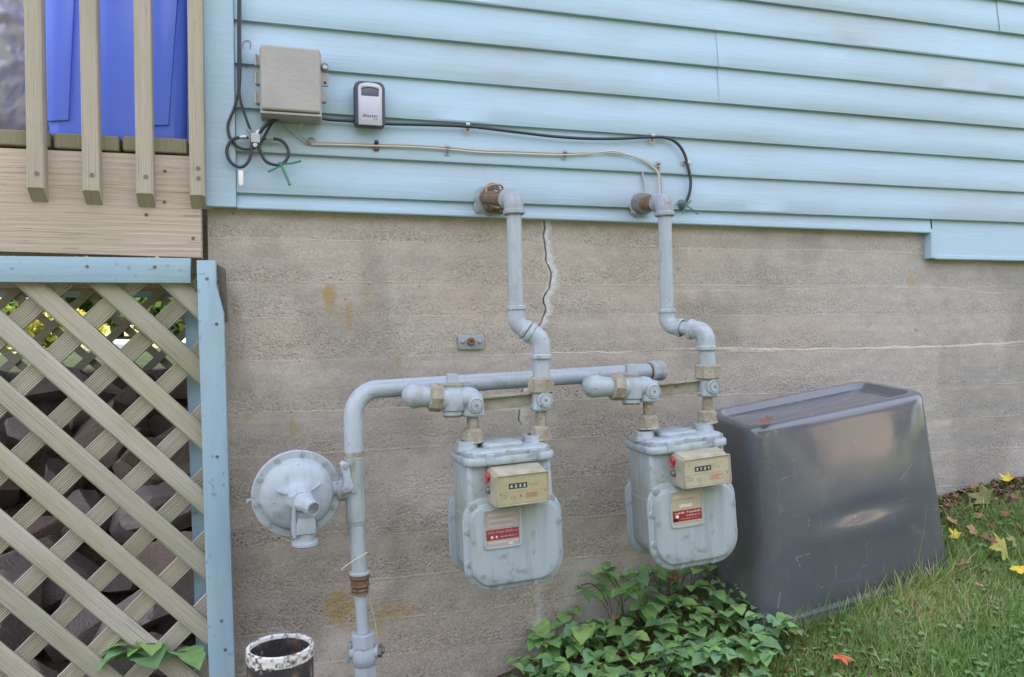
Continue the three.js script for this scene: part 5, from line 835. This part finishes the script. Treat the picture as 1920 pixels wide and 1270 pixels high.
{
  const r = rng(2024), stemMat = plain(S(92, 110, 60), 0.7);
  const plant = (base, h, stems, size, lean, label, grp) => {
    const g = thing('leafy_plant', label, 'plant', grp, base), sg = [];
    for (let s = 0; s < stems; s++) {
      const a = r() * 6.28, out = h * (0.25 + 0.6 * r()), top = V(Math.cos(a) * out + lean.x * h, h * (0.6 + 0.5 * r()), Math.sin(a) * out * 0.8 + lean.z * h + 0.02); if (base.z + top.z < 0.015) top.z = 0.015 - base.z + 0.02 * r();
      sg.push(wireG([V(0, -0.03, 0), V(top.x * 0.35, top.y * 0.6, top.z * 0.35), top], 0.0011, 8, 4));
      const dir = Math.atan2(top.x, top.z);
      for (const k of [0, 1, -1]) {
        const m = new THREE.Mesh(LEAF[Math.floor(r() * 4)], GREEN[Math.floor(r() * GREEN.length)]); m.name = 'leaf'; m.castShadow = m.receiveShadow = true;
        const sc = size * (k ? 0.82 : 1) * (0.55 + 0.85 * r()); m.scale.setScalar(sc); m.position.copy(top); m.rotation.set(-0.35 + 0.62 * r(), dir + k * 1.25 + (r() - 0.5) * 1.4, (r() - 0.5) * 0.6, 'YXZ'); g.add(m);
      }
    }
    mesh('stems', sg, stemMat, g);
  };
  const low = 'low green ground-cover plant in the patch under the second meter', tall = 'taller leafy plant against the foundation between the meters', edge = 'small leafy weed at the left corner of the tub';
  const gp = (px, py) => { const p = onGround(px, py); return V(p.x, gh(p.x, p.z), Math.max(p.z, 0.03)); };
  const spots = []; for (let py = 1120; py <= 1330; py += 30) for (let px = 1000; px <= 1420; px += 44) { const x = px + (r() - 0.5) * 34 + (py % 60 ? 20 : 0), y = py + (r() - 0.5) * 22; if (y > 1275 - (x - 985) * 0.62 && y > 1120 && x < 1445 - Math.max(0, y - 1180) * 0.25) spots.push([x, y]); }
  spots.push([992, 1268], [1012, 1252], [1034, 1222], [1046, 1196], [1078, 1172], [1004, 1285], [1100, 1180], [1425, 1205], [1440, 1230]);
  for (const [x, y] of spots) plant(gp(x, y), 0.045 + 0.04 * r(), 3 + Math.floor(r() * 2), 0.036 + 0.012 * r(), V(0, 0, 0.2), low, 'ground-cover plants under the second meter');
  for (const [x, y, h] of [[1165, 1160, 0.17], [1195, 1140, 0.15], [1150, 1180, 0.13], [1230, 1130, 0.13], [1270, 1125, 0.11], [1065, 1215, 0.11], [1050, 1240, 0.10]]) plant(gp(x, y), h, 4, 0.05, V(-0.05, 0, 0.1), tall, 'taller plants against the foundation');
  for (const [x, y, h] of [[1385, 1150, 0.07], [1400, 1165, 0.06], [1365, 1135, 0.09], [1330, 1110, 0.08], [1290, 1105, 0.08]]) plant(gp(x, y), h, 4, 0.034, V(0.1, 0, 0.2), edge, 'weeds at the tub corner');
  plant(V(at(950, 1275, 0.05).x, at(950, 1290, 0.05).y - 0.01, 0.05), 0.03, 2, 0.032, V(0, 0, 0.2), 'lone small seedling at the foot of the bare concrete', null);
  // creeper behind the lattice
  const cb = V(at(315, 1230, -0.09).x, 0.1, -0.12);
  plant(V(cb.x, at(315, 1230, -0.1).y - 0.04, -0.15), 0.11, 5, 0.07, V(-0.1, 0, 0.2), 'broad-leaved creeper among the rocks behind the lattice', null);
  // twig
  solo('twig', wireG([at(1090, 1098, 0.05), at(1108, 1095, 0.07), at(1128, 1112, 0.09), at(1140, 1135, 0.1)], 0.0013, 20, 5), plain(S(70, 60, 50), 0.9), 'thin dark twig arching over the plants by the wall', 'twig');
  const g0 = new THREE.IcosahedronGeometry(1, 4); g0.deleteAttribute('uv'); g0.deleteAttribute('normal'); const sg = mergeVertices(g0), q = sg.attributes.position; for (let i = 0; i < q.count; i++) { const v = V(q.getX(i), q.getY(i), q.getZ(i)), n = fbm(v.x * 2 + 5, v.y * 2 + v.z + 5, 3, 1601); v.multiplyScalar(0.7 + 0.6 * n); q.setXYZ(i, v.x * 0.024, v.y * 0.022, v.z * 0.022); } sg.computeVertexNormals();
  const sp = onGround(1430, 1172), st = solo('small_stone', sg, M.stone, 'small rough grey stone at the left foot of the tub', 'stone'); st.position.set(sp.x, gh(sp.x, sp.z) + 0.012, sp.z);
}
// ------------------------------------------------------------------ rocks under the deck
{
  const r = rng(515);
  const rockGeo = [0, 1, 2, 3, 4].map((k) => { const g0 = new THREE.IcosahedronGeometry(1, 7); g0.deleteAttribute('uv'); g0.deleteAttribute('normal'); const g = mergeVertices(g0), q = g.attributes.position; const cuts = []; for (let i = 0; i < 15; i++) cuts.push([V(r() - 0.5, r() - 0.5, r() - 0.5).normalize(), 0.42 + 0.36 * r()]);
    for (let i = 0; i < q.count; i++) { const v = V(q.getX(i), q.getY(i), q.getZ(i)); for (const [n, d] of cuts) { const e = v.dot(n) - d; if (e > 0) v.addScaledVector(n, -e); } v.multiplyScalar(0.97 + 0.07 * fbm(v.x * 5 + 9, v.y * 5 + v.z * 4 + 9, 3, 1700 + k)); q.setXYZ(i, v.x, v.y, v.z); } g.computeVertexNormals(); const c = toCreasedNormals(g, 0.35); boxUV(c); return c; });
  const tones = [[0.72, 0.69, 0.68], [0.58, 0.55, 0.54], [0.84, 0.8, 0.79], [0.68, 0.59, 0.5], [0.48, 0.45, 0.44]].map((c) => texMat(T.stone, 1.9, 1.9, 0.006, 0.95, { color: new THREE.Color().setRGB(...c) }));
  for (let row = 0; row < 8; row++) for (let i = 0; i < 6; i++) {
    const z = -0.14 - row * 0.25 - 0.1 * r(), x = -0.26 - i * (0.17 + row * 0.012) + 0.08 * (r() - 0.5) + (row % 2) * 0.08, s = 0.05 + 0.11 * r() * r() + 0.03 * r() + row * 0.006; if (x < -1.5) continue;
    const m = new THREE.Mesh(rockGeo[Math.floor(r() * 5)], tones[Math.floor(r() * 5)]); m.name = numbered('rock'); m.castShadow = m.receiveShadow = true; m.userData = { label: 'angular grey rock in the dim pile under the deck behind the lattice', category: 'rock', group: 'rocks under the deck' };
    m.position.set(Math.min(x, X0 - s * 1.3), gh(x, z) + s * 0.3 + (row < 6 ? 0.05 : -0.03), z); m.scale.set(s * (1.3 + 0.7 * r()), s * (0.8 + 0.5 * r()), s * (1.1 + 0.4 * r())); m.rotation.set((r() - 0.5) * 0.7, r() * 6, (r() - 0.5) * 0.7); scene.add(m);
  }
}
// ------------------------------------------------------------------ grass
{
  const r = rng(99), blade = new THREE.BufferGeometry();
  const pos = [], idx = []; for (let k = 0; k <= 3; k++) { const t = k / 3, w = 0.5 * (1 - t * t * 0.9); pos.push(-w, t, 0.35 * t * t, w, t, 0.35 * t * t); if (k < 3) { const a = k * 2; idx.push(a, a + 1, a + 3, a, a + 3, a + 2); } }
  blade.setAttribute('position', new THREE.Float32BufferAttribute(pos, 3)); blade.setIndex(idx); blade.computeVertexNormals(); boxUV(blade);
  const list = [], mat4 = new THREE.Matrix4(), q = new THREE.Quaternion(), e = new THREE.Euler(), tc = V(1.442, 0, 0.168);
  const inTub = (x, z, m) => { const dx = x - tc.x, dz = z - tc.z; return Math.abs(dx) < 0.3 + m && Math.abs(dz) < 0.162 + m; };
  for (let i = 0; i < 130000; i++) {
    const x = 0.72 + 1.95 * r(), z = 0.01 + 1.25 * Math.pow(r(), 0.9), n = fbm(x * 7, z * 7, 3, 1801), n2 = fbm(x * 2.5 + 7, z * 2.5, 3, 1811);
    if (inTub(x, z, 0)) continue; const near = inTub(x, z, 0.035);
    const lawn = smooth(0.98, 1.2, x + 0.55 * z - 0.1 + (n - 0.5) * 0.2), wallSide = smooth(0.02, 0.2, z); // thin in the litter along the wall
    if (r() > lawn * (0.25 + 0.75 * wallSide) * (0.35 + n) + (near && x > 1.15 ? 0.25 : 0)) continue;
    const h = (0.012 + 0.016 * r() + 0.010 * n) * (near && r() < 0.4 ? 2.6 : 1) * (r() < 0.03 ? 1.8 : 1), y = gh(x, z);
    e.set((r() - 0.5) * 1.1 + 0.15, r() * 6.283, (r() - 0.5) * 1.1); q.setFromEuler(e); mat4.compose(V(x, y - 0.003, z), q, V(0.0016 + 0.0013 * r(), h, h));
    let c = mix3(S(108, 146, 68), S(148, 174, 94), clamp((n2 - 0.3) * 1.4 + (r() - 0.5) * 0.5)); if (r() < 0.1 + 0.3 * smooth(0.5, 0.65, n2)) c = mix3(c, S(200, 186, 138), 0.5 + 0.4 * r());
    list.push([mat4.clone(), c]);
  }
  const im = new THREE.InstancedMesh(blade, plain([1, 1, 1], 0.6, { transmission: 0.25, thickness: 0 }), list.length); list.forEach(([m, c], i) => { im.setMatrixAt(i, m); im.setColorAt(i, new THREE.Color().setRGB(...c)); });
  im.name = 'grass'; im.castShadow = im.receiveShadow = true; im.userData = { kind: 'stuff', label: 'short patchy lawn grass sloping up to the tub', category: 'grass' }; scene.add(im);
  
  // clover and tiny weeds mixed into the lawn
  const cl = new THREE.CircleGeometry(1, 7); const tri = []; for (let k = 0; k < 3; k++) { const c = cl.clone(); c.rotateX(-Math.PI / 2 + 0.2); c.translate(0, 0, 0.95); c.rotateY(k * 2.094); tri.push(c); } const cg = merge(tri);
  const L2 = []; for (let i = 0; i < 3000; i++) { const x = 0.85 + 1.8 * r(), z = 0.01 + 1.1 * r(), n = fbm(x * 5 + 3, z * 5, 3, 1821); if (inTub(x, z, 0.01) || r() > smooth(0.48, 0.66, n) * smooth(0.95, 1.2, x + 0.5 * z)) continue; e.set((r() - 0.5) * 0.7, r() * 6.28, (r() - 0.5) * 0.7); q.setFromEuler(e); const s = 0.0025 + 0.0035 * r(); mat4.compose(V(x, gh(x, z) + 0.008 + 0.012 * r(), z), q, V(s, s, s)); L2.push([mat4.clone(), mix3(S(78, 118, 62), S(122, 146, 96), r())]); }
  const ic = new THREE.InstancedMesh(cg, plain([1, 1, 1], 0.6), L2.length); L2.forEach(([m, c], i) => { ic.setMatrixAt(i, m); ic.setColorAt(i, new THREE.Color().setRGB(...c)); });
  ic.name = 'clover'; ic.castShadow = ic.receiveShadow = true; ic.userData = { kind: 'stuff', label: 'small clover and weeds mixed into the lawn', category: 'clover' }; scene.add(ic);
  // crumbled leaf litter along the wall and under the plants
  const chip = new THREE.BufferGeometry(); chip.setAttribute('position', new THREE.Float32BufferAttribute([-1, 0, -0.4, 0.2, 0.35, -0.8, 1, 0.1, 0.1, 0.3, -0.1, 0.8, -0.7, 0.4, 0.6], 3)); chip.setIndex([0, 1, 2, 0, 2, 3, 0, 3, 4]); chip.computeVertexNormals(); boxUV(chip);
  const L3 = []; for (let i = 0; i < 8200; i++) { const k3 = r(), wall = k3 < 0.4, deckSide = k3 > 0.75, x = deckSide ? -0.2 - 1.0 * r() : wall ? 1.65 + 1.0 * r() : 0.6 + 0.75 * r(), z = deckSide ? -0.08 - 1.7 * r() : wall ? 0.005 + 0.16 * r() * r() + (r() < 0.25 ? 0.35 * r() : 0) : 0.02 + 0.6 * r(); if (inTub(x, z, 0.0)) continue; e.set((r() - 0.5) * 1.6, r() * 6.28, (r() - 0.5) * 1.6); q.setFromEuler(e); const s = 0.003 + 0.009 * r() * r(); mat4.compose(V(x, gh(x, z) + 0.003 + 0.01 * r(), z), q, V(s, s, s)); L3.push([mat4.clone(), mix3(S(84, 66, 50), r() < 0.5 ? S(150, 120, 86) : S(110, 90, 74), r())]); }
  const il = new THREE.InstancedMesh(chip, plain([1, 1, 1], 0.85), L3.length); L3.forEach(([m, c], i) => { il.setMatrixAt(i, m); il.setColorAt(i, new THREE.Color().setRGB(...c)); });
  il.name = 'leaf_litter'; il.castShadow = il.receiveShadow = true; il.userData = { kind: 'stuff', label: 'crumbled brown leaf litter along the foundation and under the plants', category: 'leaf litter' }; scene.add(il);
}
// ------------------------------------------------------------------ yard beyond the deck, neighbour's house and added trees behind the camera
function leafCloud(seed, n, cx, cy, cz, rx, ry, rz, size, trunkY) { // leaf-sized faces through a lobed volume
  const r = rng(seed), pos = [], lobes = []; for (let k = 0; k < 9; k++) { const a = r() * 6.28, b = r(); lobes.push([cx + rx * 0.6 * Math.cos(a) * r(), cy + ry * (b - 0.45) * 1.1, cz + rz * 0.6 * Math.sin(a) * r(), 0.35 + 0.3 * r()]); }
  for (let i = 0; i < n; i++) { const l = lobes[Math.floor(r() * 9)], a = r() * 6.28, u = 2 * r() - 1, k = Math.pow(r(), 0.4) * l[3], s = Math.sqrt(1 - u * u), p = V(l[0] + rx * k * s * Math.cos(a), l[1] + ry * k * u, l[2] + rz * k * s * Math.sin(a)); if (p.y < trunkY) p.y = trunkY + 0.1 * r();
    const d1 = V(r() - 0.5, r() - 0.5, r() - 0.5).normalize().multiplyScalar(size * (0.6 + 0.8 * r())), d2 = V(r() - 0.5, r() - 0.5, r() - 0.5).cross(d1).normalize().multiplyScalar(size * 0.5);
    const A = p.clone().add(d1), B = p.clone().add(d2), C = p.clone().sub(d1), Dd = p.clone().sub(d2); pos.push(A.x, A.y, A.z, B.x, B.y, B.z, C.x, C.y, C.z, A.x, A.y, A.z, C.x, C.y, C.z, Dd.x, Dd.y, Dd.z); }
  const g = new THREE.BufferGeometry(); g.setAttribute('position', new THREE.Float32BufferAttribute(pos, 3)); g.computeVertexNormals(); return g;
}
function shrub(name, label, cat, grp, x, z, rx, ry, rgb, seed, n = 2600, size = 0.05) {
  const y = gh(x, z), g = thing(name, label, cat, grp, V(x, y, z)), r = rng(seed);
  mesh('crown', leafCloud(seed, n, 0, ry * 1.0, 0, rx, ry, rx, size, 0.02), plain(S(...rgb), 0.7, { transmission: 0.4, thickness: 0 }), g);
  mesh('trunk', [cylG(V(0, -0.1, 0), V(0, ry, 0), 0.03 * ry + 0.02, 0.02, 8), ...[0, 1, 2, 3].map((k) => cylG(V(0, ry * (0.2 + 0.15 * k), 0), V(rx * 0.5 * Math.cos(k * 1.7 + r()), ry * (0.7 + 0.15 * k), rx * 0.5 * Math.sin(k * 1.7)), 0.02, 0.008, 6))], plain(S(92, 80, 66), 0.95), g);
}
shrub('shrub', 'yellow-green shrub on the lawn beyond the far lattice', 'shrub', null, -1.9, -6.2, 0.5, 0.2, [170, 168, 74], 3001); shrub('shrub', 'green hedge shrub at the end of the yard beyond the deck', 'shrub', 'hedge shrubs', -3.4, -9.5, 1.4, 0.8, [140, 158, 86], 3003, 9000, 0.09); shrub('shrub', 'green hedge shrub at the end of the yard beyond the deck', 'shrub', 'hedge shrubs', -1.2, -10.5, 1.5, 0.9, [128, 150, 80], 3004, 9000, 0.09); shrub('shrub', 'green hedge shrub at the end of the yard beyond the deck', 'shrub', 'hedge shrubs', -5.6, -10.2, 1.5, 0.9, [140, 158, 86], 3005, 9000, 0.09);
for (const [x, z, s] of [[-2.4, -12.2, 3006], [-0.1, -12.6, 3007], [-4.6, -12.4, 3008]]) shrub('shrub', 'green hedge shrub at the end of the yard beyond the deck', 'shrub', 'hedge shrubs', x, z, 1.8, 1.3, [134, 154, 84], s, 9000, 0.11);
{
  for (const [x, z, l, a] of [[-0.75, -6.4, 0.5, 0.3], [-1.35, -5.6, 0.4, -0.4]]) { const m = solo('white_board', boxG(-l / 2, l / 2, 0, 0.05, -0.1, 0.1, 0.004), M.white, a > 0 ? 'white painted board lying on the lawn beyond the deck, nearer the house' : 'short white painted board lying on the lawn beyond the deck beside a shrub', 'board'); m.position.set(x, gh(x, z) + 0.03, z); m.rotation.set(0.2, a, 0.06); }
}
{ // neighbour's house across the yard behind the camera: its sunlit wall shows in the tub's gloss
  const n = thing('neighbour_house', 'neighbouring house with warm pale siding across the yard', 'house', null, V(10.8, 0.0, 12.4));
  const cream = plain(S(214, 196, 172), 0.7), nb = [];
  for (let k = 0; k < 26; k++) { const y = 0.3 + k * 0.15; mesh('siding_board', beamG([[0, 0], [0.15, 0.004], [0.15, 0.02], [0, 0.02]].map(([a, b]) => [a + y, -b - 0.0 + (a ? 0.006 : -0.012)]), 7).translate(-3.5, 0, 0), cream, n); }
  mesh('wall_body', boxG(-3.5, 3.5, 0, 4.3, 0.02, 6), cream, n); mesh('foundation', boxG(-3.5, 3.5, -0.5, 0.3, -0.02, 6.01), plain(S(150, 146, 140), 0.9), n);
  const gz = [[-0.4, 4.2], [6.4, 4.2], [6.4, 4.3], [3, 6.3], [-0.4, 4.3]]; mesh('roof', beamG(gz.map(([z, y]) => [y, z]), 7.8).translate(-3.9, 0, 0), M.roof, n);
  for (const x of [-2.1, 1.6]) { const w = mesh('window', boxG(x - 0.55, x + 0.55, 1.5, 2.9, -0.06, 0.0, 0.01), M.white, n); mesh('pane', boxG(x - 0.46, x + 0.46, 1.58, 2.82, -0.066, -0.061), plain([0.02, 0.025, 0.03], 0.05), w); }
  for (const [x, z, rx, ry, s] of [[6.7, 9.0, 1.0, 2.3, 3101], [9.4, 9.0, 1.0, 2.5, 3103], [11.4, 9.2, 1.2, 2.3, 3104], [4.7, 9.3, 1.2, 2.2, 3102], [2.4, 9.6, 1.3, 2.6, 3105], [0.1, 9.4, 1.3, 2.2, 3106], [-2.3, 9.6, 1.4, 2.5, 3107], [-4.8, 9.2, 1.4, 2.3, 3108], [-7.4, 8.4, 1.5, 2.6, 3109]]) shrub('added_evergreen', 'dark evergreen in an unseen row added to block the low sky', 'tree', 'evergreens added to block the low sky', x, z, rx, ry, [64, 80, 54], s, 8000, 0.14);  // unseen trees, added to block low sky; gap lets the tub reflect the wall
}


renderer.render(scene, camera);
